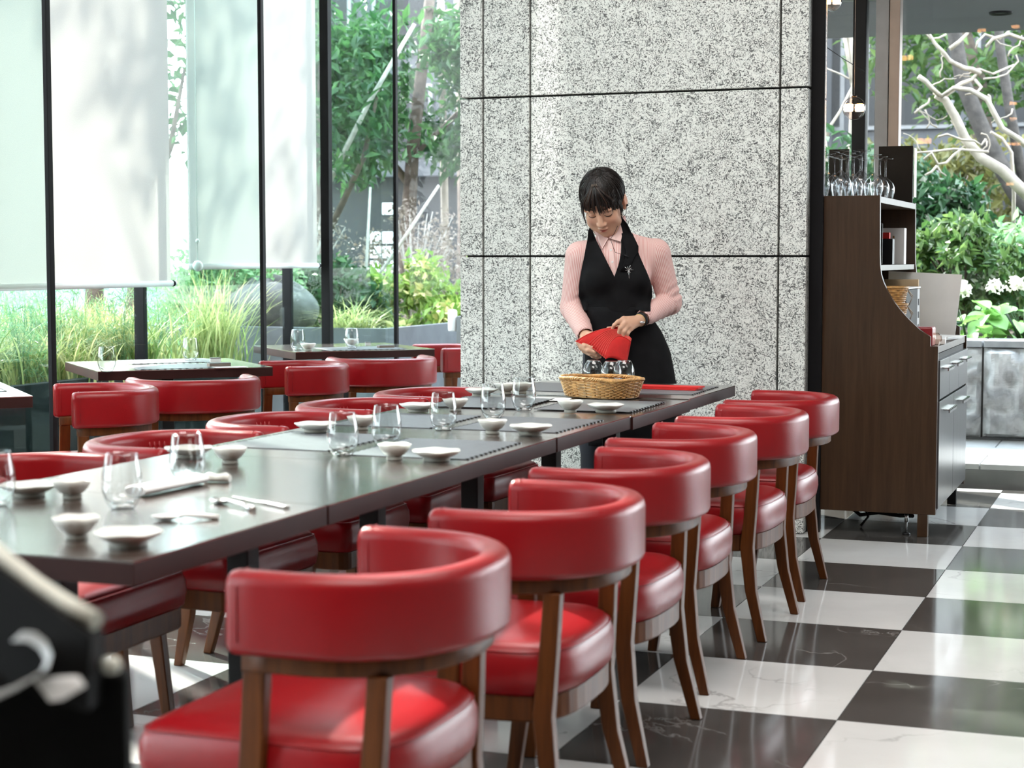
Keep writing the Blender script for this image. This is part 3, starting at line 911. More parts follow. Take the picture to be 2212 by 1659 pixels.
# ---- wicker basket
bk = thing('wicker_basket', 'oval brown wicker basket on the far end of the long table', 'basket', (-1.915, 6.03, TZ + 0.001), R(-22))
def bplan(t, z):
    k = 1 + 0.16 * (z / 0.062)
    n = 3.2
    c, s = math.cos(t), math.sin(t)
    return (0.133 * k * math.copysign(abs(c) ** (2 / n), c), 0.083 * k * math.copysign(abs(s) ** (2 / n), s))
ns = 44
mb = MB()
for r in range(11):
    z = 0.005 + r * 0.0052
    pts = []
    for i in range(ns * 4 + 1):
        a = 2 * PI * i / (ns * 4)
        x, y = bplan(a, z)
        w = 0.0027 * math.cos(PI * i / 4 + PI * (r % 2))
        l = math.hypot(x, y)
        pts.append((x * (1 + w / l), y * (1 + w / l), z))
    mb.tube(pts, 0.0029, 5, caps=False)
mb.build('weave', M['wicker'], bk)
mb = MB()
for i in range(ns):
    a = 2 * PI * (i + 0.0) / ns
    p0, p1 = bplan(a, 0.0), bplan(a, 0.062)
    mb.tube([(p0[0], p0[1], 0.002), (p1[0], p1[1], 0.062)], 0.0024, 5)
mb.build('stakes', M['wicker'], bk)['kind'] = 'stuff'
mb = MB()
for ph in (0, 2.1, 4.2):
    pts = []
    for i in range(241):
        a = 2 * PI * i / 240
        x, y = bplan(a, 0.063)
        l = math.hypot(x, y)
        o = 0.0042 * math.cos(40 * a + ph)
        pts.append((x * (1 + o / l), y * (1 + o / l), 0.0655 + 0.0042 * math.sin(40 * a + ph) + 0.004 * math.cos(2 * a) ** 2))
    mb.tube(pts, 0.0036, 6, caps=False)
mb.build('rim', M['wicker'], bk)
MB().prism([bplan(2 * PI * i / 48, 0) for i in range(48)], 0.0, 0.005).build('base', M['wicker'], bk)

# ================================================================== service cabinet by the pillar
cb = thing('service_cabinet', 'tall dark wood service cabinet with curved side panel next to the granite pillar', 'cabinet', (-1.42, 7.76, 0))
# side profile in x (from the wall) and z, curved below the shelves
prof = [(-0.02, 0.10), (0.485, 0.10), (0.485, 0.838), (0.452, 0.838), (0.452, 0.880)]
prof += [(0.405, 0.910), (0.357, 0.955), (0.318, 0.998), (0.290, 1.035), (0.266, 1.075), (0.247, 1.115), (0.236, 1.150), (0.231, 1.19), (0.229, 1.24), (0.226, 1.494), (-0.02, 1.494)]
Mside = Matrix(((1, 0, 0, 0), (0, 0, 1, 0), (0, 1, 0, 0), (0, 0, 0, 1)))
MB().prism(prof, 0.0, 0.025, Mside).build('side_panel', M['cabinet'], cb, 0.0015)
MB().prism(prof, 1.135, 1.16, Mside).build('side_panel', M['cabinet'], cb, 0.0015)
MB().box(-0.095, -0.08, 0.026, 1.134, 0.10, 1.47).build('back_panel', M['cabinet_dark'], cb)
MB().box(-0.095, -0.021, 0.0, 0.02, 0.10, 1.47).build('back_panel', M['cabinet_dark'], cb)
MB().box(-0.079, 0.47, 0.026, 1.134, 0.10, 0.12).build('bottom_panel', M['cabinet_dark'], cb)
MB().box(-0.079, 0.478, 0.026, 1.134, 0.805, 0.834).build('counter', M['cabinet'], cb, 0.001)
MB().box(-0.079, 0.226, 0.026, 1.134, 1.462, 1.49).build('shelf', M['cabinet'], cb, 0.001)
MB().box(-0.079, 0.226, 0.026, 1.134, 1.165, 1.190).build('shelf', M['cabinet'], cb, 0.001)
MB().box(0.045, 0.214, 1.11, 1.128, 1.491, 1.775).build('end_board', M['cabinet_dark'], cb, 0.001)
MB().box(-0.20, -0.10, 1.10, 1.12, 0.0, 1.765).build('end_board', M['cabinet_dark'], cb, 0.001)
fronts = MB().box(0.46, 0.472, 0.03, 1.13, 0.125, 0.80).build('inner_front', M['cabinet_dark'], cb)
def front(y0, y1, z0, z1, name, hz, hl):
    f = MB().box(0.474, 0.492, y0, y1, z0, z1).build(name, M['cabinet_front'], cb, 0.001)
    yc = (y0 + y1) / 2
    h = MB().box(0.492, 0.522, yc - hl, yc + hl, hz, hz + 0.007)
    h.box(0.515, 0.522, yc - hl, yc + hl, hz - 0.010, hz + 0.007)
    h.build('handle', M['steel'], f, 0.0015)
for a, b in ((0.03, 0.385), (0.39, 0.755), (0.76, 1.13)):
    front(a, b, 0.605, 0.775, 'drawer', 0.735, 0.10)
for a, b in ((0.03, 0.572), (0.578, 1.13)):
    front(a, b, 0.125, 0.595, 'door', 0.545, 0.13)
for x, y in ((0.43, 0.02), (0.43, 1.12), (-0.05, 0.05), (-0.05, 1.12)):
    MB().box(x - 0.022, x + 0.022, y - 0.018, y + 0.022, 0.0, 0.10).build('leg', M['cabinet'] if y < 1 else M['black'], cb, 0.002)
ft = MB().tube([(0.355, 0.05, 0.012), (0.355, 0.05, 0.10)], 0.0045, 10)
ft.tube([(0.355, 0.05, 0.055), (0.355, 0.05, 0.10)], 0.008, 10)
ft.build('levelling_foot', M['steel'], cb)
MB().lathe([(0, 0), (0.018, 0), (0.018, 0.006), (0.006, 0.012), (0, 0.012)], 16, (0.355, 0.05, 0)).build('foot_pad', M['black'], cb)
cbl = MB().tube([(0.05, 0.25, 0.10), (0.12, 0.24, 0.05), (0.2, 0.26, 0.062), (0.3, 0.24, 0.055), (0.36, 0.22, 0.06), (0.34, 0.3, 0.05), (0.25, 0.33, 0.07), (0.2, 0.4, 0.10)], 0.009, 8)
cbl.tube([(0.14, 0.24, 0.09), (0.16, 0.22, 0.045), (0.13, 0.2, 0.006)], 0.006, 8)
cbl.build('hanging_cables', M['black'], cb)

# things on and in the cabinet
CX, CYO = -1.42, 7.76
def on_cab(name, label, cat, x, y, z, rz=0, group=None):
    return thing(name, label, cat, (CX + x, CYO + y, z), R(rz), group)
mw = on_cab('microwave', 'black microwave oven on the cabinet counter', 'microwave', 0.20, 0.46, 0.8345)
MB().box(-0.25, 0.10, -0.22, 0.24, 0.006, 0.245).build('body', M['cabinet_dark'], mw, 0.004)
MB().box(-0.25, 0.115, -0.225, 0.245, 0.2455, 0.252).build('top_sheet', M['paper'], mw, 0.001)
dr = MB().box(0.101, 0.112, -0.218, 0.155, 0.012, 0.242).build('door', M['cabinet_dark'], mw, 0.002)
cp = MB().box(0.101, 0.112, 0.158, 0.238, 0.012, 0.242).build('control_panel', M['greymetal'], mw, 0.002)
for q in range(3):
    MB().box(0.112, 0.115, 0.182, 0.214, 0.165 - q * 0.06, 0.195 - q * 0.06).build('button', M['black'], cp, 0.001)
wb = on_cab('white_board', 'large blank white board leaning at the far end of the cabinet', 'board', 0.33, 1.07, 0.8345, 3)
MB().prism([(-0.22, 0.0), (0.105, 0.0), (0.135, 0.305), (-0.22, 0.322)], 0.0, 0.008, Matrix(((1, 0, 0, 0), (0, 0, 1, 0), (0, 1, 0, 0), (0, 0, 0, 1)))).build('sheet', M['paper'], wb)
tp = on_cab('tan_card', 'tan card standing behind the microwave', 'card', 0.20, 0.73, 0.8345, 0)
MB().box(-0.20, 0.10, 0, 0.02, 0.0, 0.285).build('card', mat('tan_card', (0.55, 0.40, 0.24), 0.8, var=0.05), tp, 0.001)
rp = on_cab('red_package', 'red packet in clear wrapping on the cabinet counter', 'package', 0.405, 0.075, 0.8345, 0)
MB().box(-0.056, 0.05, -0.03, 0.08, 0.0, 0.085).build('packet', mat('red_packet', (0.25, 0.012, 0.018), 0.35, var=0.3, scale=20), rp, 0.008)
MB().lathe([(0.0, 0.0), (0.012, 0.0), (0.028, 0.03), (0.024, 0.05), (0.010, 0.06), (0.0, 0.06)], 9, (0.06, 0.0, 0.0), False).build('wrapping', M['globe'], rp)
nb = on_cab('notepad', 'pale notepad at the front edge of the cabinet counter', 'notebook', 0.428, 0.42, 0.8345, 6)
MB().box(-0.075, 0.04, -0.16, 0.16, 0.0, 0.024).build('pages', M['paper'], nb, 0.002)
ps = on_cab('paper_stack', 'loose white papers behind the notepad', 'paper', 0.38, 0.80, 0.8345, -12)
for q in range(5):
    MB().box(-0.09, 0.08, -0.13, 0.13, q * 0.003, q * 0.003 + 0.0026).build('sheet', M['paper'], ps, 0, (0.004 * q, 0.003 * q, 0))
def small_basket(x, y, z, label, r):
    t = on_cab('bread_basket', label, 'basket', x, y, z, 0, 'wicker baskets stacked on the cabinet')
    mb = MB()
    for q in range(12):
        k = 0.75 + 0.25 * q / 11
        mb.tube([(r * k * math.cos(2 * PI * i / 40) * (1 + 0.02 * math.cos(PI * i / 2 + PI * q)), r * k * math.sin(2 * PI * i / 40) * (1 + 0.02 * math.cos(PI * i / 2 + PI * q)), 0.005 + q * 0.0085) for i in range(41)], 0.0048, 5, caps=False)
    mb.build('weave', M['wicker'], t)
    MB().tube([(r * 1.04 * math.cos(2 * PI * i / 40), r * 1.04 * math.sin(2 * PI * i / 40), 0.106) for i in range(41)], 0.006, 6, caps=False).build('rim', M['wicker'], t)
    MB().tube([(r, -0.0, 0.10), (r + 0.03, -0.03, 0.07), (r + 0.012, -0.02, 0.03), (r + 0.02, 0.02, 0.06), (r, 0.01, 0.1)], 0.003, 6).build('twine', M['twig'], t)
    MB().lathe([(0.0, 0.0), (r * 0.76, 0.0), (r * 0.76, 0.004), (0.0, 0.004)], 24).build('base', M['wicker'], t)
small_basket(0.255, 0.115, 0.985, 'uppermost wicker basket of the stack on the cabinet counter', 0.078)
small_basket(0.255, 0.118, 0.910, 'middle wicker basket of the stack on the cabinet counter', 0.078)
small_basket(0.257, 0.116, 0.8345, 'lowest wicker basket of the stack on the cabinet counter', 0.078)
lp = on_cab('folder', 'dark folder standing on the middle cabinet shelf', 'folder', 0.17, 0.30, 1.1905, 8)
MB().box(-0.20, 0.02, -0.012, 0.012, 0.0, 0.19).build('cover', M['black'], lp, 0.002)
MB().box(0.021, 0.024, -0.009, 0.009, 0.004, 0.186).build('spine', M['greymetal'], lp, 0.001)
bx = on_cab('black_box', 'small black box beside the folder on the middle cabinet shelf', 'box', 0.17, 0.60, 1.1905, 0)
MB().box(-0.10, 0.03, -0.03, 0.03, 0.0, 0.12).build('body', M['black'], bx, 0.002)
MB().box(-0.06, 0.012, -0.02, 0.02, 0.1205, 0.15).build('red_tab', M['red_cloth'], bx, 0.002)
sl = on_cab('document_sleeve', 'white document sleeve with rust marks on the middle cabinet shelf', 'folder', 0.17, 0.88, 1.1905, 0)
MB().box(-0.18, 0.045, -0.035, 0.035, 0.0, 0.175).build('sleeve', M['paper'], sl, 0.002)
rust = mat('rust_print', (0.35, 0.16, 0.05), 0.7, var=0.1)
for q in range(2):
    mb = MB()
    for z in range(7):
        mb.box(-0.03 + q * 0.02, -0.022 + q * 0.02, -0.0365, -0.0355, 0.03 + z * 0.016, 0.041 + z * 0.016)
    mb.build('print', rust, sl)['kind'] = 'stuff'
cn = on_cab('white_card', 'white card fixed to the end board above the wine glasses', 'card', 0.2285, 1.10, 1.52, 0)
MB().box(0.0, 0.003, -0.06, 0.02, 0.0, 0.24).build('card', M['paper'], cn)

# stemware standing upside down on the top
def wineglass(x, y, label, first=[None]):
    z = 1.4905
    if first[0] is None:
        t = thing('wine_glass', label, 'glass', (CX + x, CYO + y, z), 0, 'wine glasses upside down on the cabinet')
        bowl = [(0.0345, 0.0), (0.0355, 0.0), (0.041, 0.03), (0.0455, 0.055), (0.045, 0.068), (0.036, 0.090), (0.018, 0.108), (0.006, 0.120), (0.0, 0.121), (0.0, 0.119), (0.0045, 0.117), (0.016, 0.107), (0.035, 0.088), (0.0435, 0.067), (0.044, 0.055), (0.040, 0.03), (0.0345, 0.0)]
        MB().lathe(bowl, 24).build('bowl', M['wineglass'], t)
        MB().lathe([(0.006, 0.1195), (0.0042, 0.128), (0.0036, 0.15), (0.0042, 0.185), (0.009, 0.196)], 12).build('stem', M['wineglass'], t)
        MB().lathe([(0.009, 0.196), (0.022, 0.2005), (0.036, 0.2035), (0.036, 0.2055), (0.018, 0.2055), (0.0, 0.2055)], 24).build('foot', M['wineglass'], t)
        first[0] = t
        return t
    return copy_tree(first[0], None, (CX + x, CYO + y, z), random.random() * 6, label)
wg = []
for r_, x in enumerate((-0.056, 0.036, 0.128)):
    for q in range(5):
        if r_ == 2 and q == 1:
            continue
        wg.append((x + 0.001 * math.sin(q * 2.3 + r_), 0.09 + q * 0.175 + 0.01 * math.sin(q + r_ * 1.7), r_, q))
rown = ['back row', 'middle row', 'front row']
for x, y, r_, q in wg:
    wineglass(x, y, 'upside-down wine glass on the cabinet, %s, %s from the near end' % (rown[r_], ('first', 'second', 'third', 'fourth', 'fifth')[q]))

# ---- hanging globe lamps
def pendant(p, r, label, wire=True, first={}, top=4.4):
    key = round(r, 3)
    t = thing('pendant_globe', label, 'lamp', p, 0, 'glass globe pendants')
    if key not in first:
        prof = [(r * math.sin(PI * i / 16), -r * math.cos(PI * i / 16)) for i in range(17)]
        me = MB().lathe(prof, 28).mesh('globe')
        me.materials.append(M['globe'])
        fm = MB()
        for s in (-1, 1):
            fm.lathe([(0.0, -r * 0.34), (r * 0.36, -r * 0.30), (r * 0.41, 0), (r * 0.36, r * 0.30), (0.0, r * 0.34)], 14, (s * r * 0.47, 0, r * 0.05))
        fme = fm.mesh('filament')
        fme.materials.append(M['bulb'])
        cm = MB().lathe([(0, r * 0.96), (r * 0.24, r * 0.98), (r * 0.24, r * 1.12), (0, r * 1.14)], 14).mesh('cap')
        cm.materials.append(M['black'])
        first[key] = (me, fme, cm)
    for nm, me in zip(('globe', 'filament', 'cap'), first[key]):
        o = link(nm, me, None, t)
        if nm == 'filament':
            o.rotation_euler = (0, 0, YAW)
    if wire:
        MB().tube([(0, 0, r), (0, 0, top - p[2])], 0.0012, 5).build('wire', M['twig'], t)
    return t
pendant(tuple(at(1845, 234, 8.2)), 0.054, 'glowing glass globe pendant hanging above the wine glasses')
pendant(tuple(at(1797, 3, 8.2)), 0.046, 'glowing glass globe pendant cut by the top of the picture beside the pillar')
wires = thing('slanting_wire', 'thin black wire slanting past the globe pendant behind the pillar', 'wire', tuple(at(1775, 95, 9.0)))
e_ = at(1868, 155, 9.0) - at(1775, 95, 9.0)
MB().tube([(0, 0, 0), tuple(e_ * 0.5 + Vector((0, 0, -0.004))), tuple(e_)], 0.002, 6).build('strand', M['black'], wires)
# the further pendants hang behind the camera and show as reflections in the aisle glass
VY = 20.0
for k, (px, py) in enumerate(((1952, 57), (1981, 55), (1984, 157), (2002, 156), (1965, 287), (2121, 67), (2194, 58), (2188, 224), (2189, 257), (2184, 312), (2196, 312), (2182, 398))):
    d = FW + RT * ((px - 1106) / FPX) - UP * ((py - 829.5) / FPX)
    q = CAM + d * ((16.5 + (k * 1.37) % 5.5) / d.y)
    pendant((q.x, 2 * GY - q.y, q.z), 0.05, 'glass globe pendant of the cluster mirrored as a warm dot in the aisle glass', True)

# ================================================================== dark lectern at the near left corner
lc = thing('lectern', 'black lacquered lectern with loose papers, cut by the lower left corner of the picture', 'lectern', tuple(Vector((0, 0, 0))))
d0 = 1.55
def lp_(px, py, d):
    return at(px, py, d)
corner = lp_(272, 1455, d0)                     # top of its right near edge
ax = Vector((CY, SY, 0))
ay = Vector((-SY, CY, 0))
lc.location = (corner.x, corner.y, 0)
lc.rotation_euler = (0, 0, YAW)
zt = corner.z
M['lacquer'] = mat('black_lacquer', (0.006, 0.006, 0.006), 0.6, spec=0.06, var=0.2)
M['pale_edge'] = mat('pale_metal_edge', (0.55, 0.54, 0.46), 0.45, var=0.08)
MB().box(-0.42, 0.0, 0.0, 0.03, 0.0, zt).build('body', M['lacquer'], lc, 0.006)
pA, pB = lp_(-40, 1165, d0 + 0.05), lp_(208, 1342, d0 - 0.02)
inv = Matrix.Translation(lc.location) @ Matrix.Rotation(YAW, 4, 'Z')
inv = inv.inverted()
pts = [inv @ (pA.lerp(pB, t_) + Vector((0, 0, -0.006 * math.sin(PI * t_)))) for t_ in (0, 0.25, 0.5, 0.75, 1)]
MB().tube(pts, 0.0085, 10).build('rail', M['pale_edge'], lc)
MB().loft([[tuple(inv @ (pA.lerp(pB, t_) + UP * o_ + FW * w_)) for o_, w_ in ((-0.010, -0.02), (-0.010, 0.03), (-0.075 - 0.04 * (1 - t_), 0.05), (-0.075 - 0.04 * (1 - t_), -0.03))] for t_ in (0, 0.5, 1)], smooth=False).build('side_wing', M['lacquer'], lc, 0.003)
MB().lathe([(0, -0.008), (0.007, -0.006), (0.0095, 0), (0.007, 0.006), (0, 0.008)], 14, tuple(inv @ lp_(240, 1437, d0 - 0.01))).build('knob', M['pale_edge'], lc)
sh = thing('curled_paper', 'white sheet of paper curling on the black lectern', 'paper', tuple(lp_(30, 1450, d0 - 0.05)), YAW)
rows = []
for t_, (px, py) in enumerate(((48, 1364), (76, 1366), (100, 1384), (112, 1412), (104, 1440), (70, 1462), (30, 1482), (-20, 1500))):
    q = lp_(px, py, d0 - 0.05) - Vector(sh.location)
    q2 = lp_(px - 30 - 9 * max(0, t_ - 3), py + 26 + 2 * t_, d0 + 0.02) - Vector(sh.location)
    rot = Matrix.Rotation(-YAW, 3, 'Z')
    rows.append([tuple(rot @ q), tuple(rot @ (q.lerp(q2, 0.5))), tuple(rot @ q2), tuple(rot @ (q2 + Vector((0, 0, -0.0015)))), tuple(rot @ (q + Vector((0, 0, -0.0015))))])
MB().loft(rows).build('sheet', M['paper'], sh)
s2 = thing('paper_slip', 'short white slip of paper sticking out of the black lectern', 'paper', tuple(lp_(125, 1480, d0 - 0.04)), YAW)
rows = []
for px, py, px2, py2 in ((72, 1470, 108, 1516), (120, 1464, 135, 1512), (180, 1460, 186, 1482)):
    q = Matrix.Rotation(-YAW, 3, 'Z') @ (lp_(px, py, d0 - 0.04) - Vector(s2.location))
    q2 = Matrix.Rotation(-YAW, 3, 'Z') @ (lp_(px2, py2, d0 - 0.045) - Vector(s2.location))
    rows.append([tuple(q), tuple(q2), tuple(q2 + Vector((0, 0.003, 0))), tuple(q + Vector((0, 0.003, 0)))])
MB().loft(rows, smooth=False).build('slip', M['paper'], s2)

# ================================================================== outside: planters, plants, walls
def leaves(name, m, parent, centers, size, n, spread, seed, aspect=0.45, droop=0.0, kind='stuff', label=None):
    """many separate folded leaf blades around twig points, one mesh"""
    r = np.random.default_rng(seed)
    c = np.asarray(centers, float)
    idx = r.integers(0, len(c), n)
    sp = np.asarray(spread, float)
    d = r.normal(size=(n, 3))
    d /= np.linalg.norm(d, axis=1)[:, None]
    pos = c[idx] + d * sp * (r.random(n) ** 0.45)[:, None]
    ax = r.normal(size=(n, 3))
    ax[:, 2] -= droop
    ax /= np.linalg.norm(ax, axis=1)[:, None]
    up = r.normal(size=(n, 3))
    up[:, 2] += 1.2
    sd = np.cross(ax, up)
    sd /= np.linalg.norm(sd, axis=1)[:, None] + 1e-9
    nm = np.cross(sd, ax)
    L = size * (0.6 + 0.8 * r.random(n))[:, None]
    W = L * aspect * 0.5
    V = np.stack([pos, pos + ax * L * 0.45 + sd * W + nm * W * 0.5, pos + ax * L, pos + ax * L * 0.45 - sd * W + nm * W * 0.5, pos + ax * L * 0.5], 1).reshape(-1, 3)
    b = np.arange(n)[:, None] * 5
    F = np.concatenate([b + np.array([0, 1, 4]), b + np.array([1, 2, 4]), b + np.array([2, 3, 4]), b + np.array([3, 0, 4])], 0)
    o = link(name, np_mesh(name, V, F, False), m, parent)
    if kind:
        o['kind'] = kind
    return o

def blob_centers(n, rad, seed, z0=0.0, shell=0.55):
    r = np.random.default_rng(seed)
    d = r.normal(size=(n, 3))
    d /= np.linalg.norm(d, axis=1)[:, None]
    p = d * (shell + (1 - shell) * r.random(n))[:, None] * np.asarray(rad)
    p[:, 2] += rad[2] + z0
    return p

def stems(parent, m, n, rad, h, seed, r0=0.012, name='stem'):
    r = np.random.default_rng(seed)
    mb = MB()
    for i in range(n):
        a = r.random() * 2 * PI
        q = (0.3 + 0.7 * r.random())
        x, y = rad[0] * q * math.cos(a) * 0.85, rad[1] * q * math.sin(a) * 0.85
        z = h * (0.6 + 0.35 * r.random())
        mb.tube([(x * 0.1, y * 0.1, -0.02), (x * 0.4, y * 0.4, z * 0.45), (x, y, z)], [r0, r0 * 0.8, r0 * 0.35], 6)
    mb.build(name, m, parent)

def shrub(name, label, cat, loc, rad, m, size, n, seed, group=None, accent=None, aspect=0.5, stem_m='bark', n_stem=9, nc=60):
    t = thing(name, label, cat, loc, 0, group)
    c = blob_centers(nc, rad, seed)
    leaves('foliage', M[m], t, c, size, n, [max(rad) * 0.26] * 3, seed, aspect)
    if accent:
        am, an, asz, nm = accent
        cc = c[np.argsort(-(c[:, 2] * 0.55 - c[:, 1] * 1.0 + c[:, 0] * 0.2))[:max(6, nc // 3)]]
        leaves(nm, M[am], t, cc, asz, an, [max(rad) * 0.14] * 3, seed + 1, 0.6)
    stems(t, M[stem_m], n_stem, rad, rad[2] * 2, seed)
    return t

def grass(name, label, loc, n, h, lean, seed, group, rad=0.18, m='grass', w=0.006, az=None, azs=6.3):
    r = np.random.default_rng(seed)
    t = thing(name, label, 'grass', loc, 0, group)
    K = 6
    a = (r.random(n) - 0.5) * azs + (az or 0)
    ln_ = h * (0.55 + 0.6 * r.random(n))
    le = lean * (0.3 + 1.1 * r.random(n))
    base = np.stack([rad * r.normal(size=n) * 0.5, rad * r.normal(size=n) * 0.5, np.zeros(n)], 1)
    dx, dy = np.cos(a), np.sin(a)
    V = np.zeros((n, K, 2, 3))
    for k in range(K):
        s = k / (K - 1)
        out = le * ln_ * s ** 1.8
        z = ln_ * (s - 0.42 * le * s ** 2.6)
        p = base + np.stack([dx * out, dy * out, z], 1)
        ww = w * (1 - s) ** 0.7 * (0.7 + 0.6 * r.random(n)) + 0.0006
        sd = np.stack([-dy, dx, np.zeros(n)], 1) * ww[:, None]
        V[:, k, 0] = p + sd
        V[:, k, 1] = p - sd
    V = V.reshape(-1, 3)
    F = []
    b = np.arange(n) * K * 2
    for k in range(K - 1):
        F.append(np.stack([b + 2 * k, b + 2 * k + 1, b + 2 * k + 3, b + 2 * k + 2], 1))
    o = link('blades', np_mesh('blades', V, np.concatenate(F), True), M[m], t)
    o['kind'] = 'stuff'
    return t

def tree(name, label, loc, pts_list, rads, m, fol=None, group=None):
    """branches as tapered tubes (points relative to loc) and leaf sprays"""
    t = thing(name, label, 'tree', loc, 0, group)
    for k, (pts, (r0, r1)) in enumerate(zip(pts_list, rads)):
        n = len(pts)
        MB().tube(pts, [r0 + (r1 - r0) * i / (n - 1) for i in range(n)], 8).build('trunk' if k == 0 else 'branch', M[m], t)
    if fol:
        fm, cen, size, n, spread, seed, asp, droop = fol
        leaves('foliage', M[fm], t, cen, size, n, spread, seed, asp, droop)
    return t

# ---- raised planter with grasses in front of the blinds
pl1 = thing('raised_planter', 'long dark raised planter full of grasses outside the window front', 'planter', (-6.2, 7.0, -0.14))
MB().box(0.86, 0.92, -6.0, 2.35, 0, 0.735).build('front_wall', M['planter'], pl1, 0.004)
MB().box(-0.9, -0.84, -6.0, 2.35, 0, 0.735).build('rear_wall', M['planter'], pl1, 0.004)
MB().box(-0.84, 0.86, 2.29, 2.35, 0, 0.735).build('end_wall', M['planter'], pl1, 0.004)
so = MB().box(-0.84, 0.86, -6.0, 2.29, 0.0, 0.70).build('soil', M['soil'], pl1)
GZ = 0.56
rg = random.Random(5)
tu = [(-5.62, 6.15, 0.50, 0.75), (-5.75, 6.75, 0.52, 0.9), (-5.60, 7.15, 0.46, 0.9), (-5.85, 7.55, 0.52, 0.95), (-5.55, 7.80, 0.42, 0.85), (-5.78, 8.25, 0.55, 0.7), (-5.50, 8.55, 0.50, 0.6), (-5.95, 8.75, 0.56, 0.55),
      (-6.35, 7.3, 0.55, 0.9), (-6.4, 8.1, 0.55, 0.8), (-6.3, 6.6, 0.55, 0.8), (-6.6, 8.9, 0.58, 0.6), (-5.68, 5.6, 0.5, 0.8), (-5.7, 5.05, 0.5, 0.8), (-6.1, 9.15, 0.55, 0.6)]
names_ = ['first', 'second', 'third', 'fourth', 'fifth', 'sixth', 'seventh', 'eighth', 'ninth', 'tenth', 'eleventh', 'twelfth', 'thirteenth', 'fourteenth', 'fifteenth']
for k, (x, y, h, le) in enumerate(tu):
    grass('grass_tuft', 'arching green grass tuft in the dark raised planter outside the windows', (x, y, GZ), 300, h * 0.86, le, 30 + k, 'grass tufts in the raised planter', 0.26)
for k, (x, y) in enumerate(((-5.45, 7.45), (-5.62, 8.05), (-5.45, 8.35), (-5.8, 8.0), (-5.5, 8.85), (-5.75, 7.1))):
    t = thing('feathery_plant', 'feathery upright green plant among the planter grasses', 'plant', (x, y, GZ), 0, 'feathery plants among the grasses')
    c = [(0.05 * math.sin(q * 2.1 + k) * (1 + q * 0.12), 0.05 * math.cos(q * 1.7 + k) * (1 + q * 0.12), 0.05 + q * 0.045) for q in range(11)]
    leaves('foliage', M['leaf_feather'], t, c, 0.05, 1100, (0.12, 0.12, 0.06), 70 + k, 0.10, -0.5)
    stems(t, M['leaf_feather'], 7, (0.10, 0.10), 0.55, 80 + k, 0.003)
# pale wall and bright paving further out
struct(MB().box(-11.2, -10.9, 2, 24, -0.14, 1.02).build('wall_garden', M['palewall']))
struct(MB().box(-12.9, -7.2, 0, 30, -0.14, -0.10).build('path', M['paving']))

# ---- boulder and grey planter beyond the second fin
bo = thing('boulder', 'rough grey boulder among the plants behind the far window table', 'rock', (-6.10, 11.32, 0.60))
V, F = [], []
nu, nv = 26, 16
rings = []
for i in range(nv + 1):
    th = PI * i / nv
    ring = []
    for j in range(nu):
        ph = 2 * PI * j / nu
        k = 1 + 0.10 * math.sin(3 * ph + 2 * th) + 0.07 * math.sin(5 * ph - 3 * th + 1) + 0.06 * math.sin(4 * th + ph)
        ring.append((0.36 * k * max(math.sin(th), 0.01) * math.cos(ph), 0.32 * k * max(math.sin(th), 0.01) * math.sin(ph), 0.22 + 0.24 * k * -math.cos(th)))
    rings.append(ring)
MB().loft(rings, True, True).build('stone', M['rock'], bo)
gp = thing('grey_planter_box', 'grey concrete planter box behind the far window table', 'planter', (-5.55, 10.9, -0.14))
MB().box(-1.3, 0.55, -0.02, 0.03, 0.0, 0.88).build('front_wall', M['greyplanter'], gp, 0.004)
MB().box(0.50, 0.55, 0.031, 1.3, 0.0, 0.88).build('side_wall', M['greyplanter'], gp, 0.004)
MB().box(-1.3, 0.499, 0.031, 1.3, 0.0, 0.80).build('soil', M['soil'], gp)
grass('grass_tuft', 'pale drooping grass tuft over the grey planter box edge', (-5.36, 11.1, 0.66), 260, 0.36, 1.35, 91, None, 0.14, 'grass', 0.005)
grass('grass_tuft', 'upright grass tuft beside the grey boulder', (-6.05, 10.35, 0.45), 380, 0.75, 0.55, 92, None, 0.2, 'grass', 0.005)
shrub('green_shrub', 'grey green shrub above the boulder', 'shrub', (-6.55, 11.5, 0.5), (0.55, 0.5, 0.42), 'leaf_feather', 0.06, 5000, 101)
shrub('dry_bush', 'brown dry bush left of the black column', 'shrub', (-6.75, 12.3, 0.6), (0.40, 0.35, 0.5), 'petal', 0.05, 2200, 102, n_stem=14)
# ---- the flowering shrub and its neighbours seen between column and pillar
shrub('flowering_shrub', 'green shrub with pale yellow leaf tips left of the granite pillar', 'shrub', (-5.50, 12.75, 0.05), (0.52, 0.45, 0.57), 'leaf_flower', 0.085, 3800, 103, accent=('leaf_yellow', 520, 0.085, 'yellow_tips'), aspect=0.5)
shrub('green_shrub', 'plain green shrub behind the yellow tipped one beside the pillar', 'shrub', (-5.15, 13.75, 0.1), (0.55, 0.4, 0.62), 'leaf_flower', 0.085, 3000, 104)
shrub('green_shrub', 'low green shrub behind the green glass fin', 'shrub', (-6.15, 12.35, 0.35), (0.42, 0.4, 0.42), 'leaf_green', 0.08, 3600, 105)
shrub('dry_hydrangea', 'dry pale hydrangea bush above the yellow tipped shrub', 'shrub', (-6.05, 13.75, 0.75), (0.55, 0.35, 0.46), 'petal', 0.045, 1700, 106, stem_m='twig', n_stem=22)
shrub('dry_hydrangea', 'dry pale hydrangea bush seen through the green glass fin', 'shrub', (-6.85, 13.3, 0.85), (0.45, 0.35, 0.45), 'petal', 0.045, 1100, 107, stem_m='twig', n_stem=18)
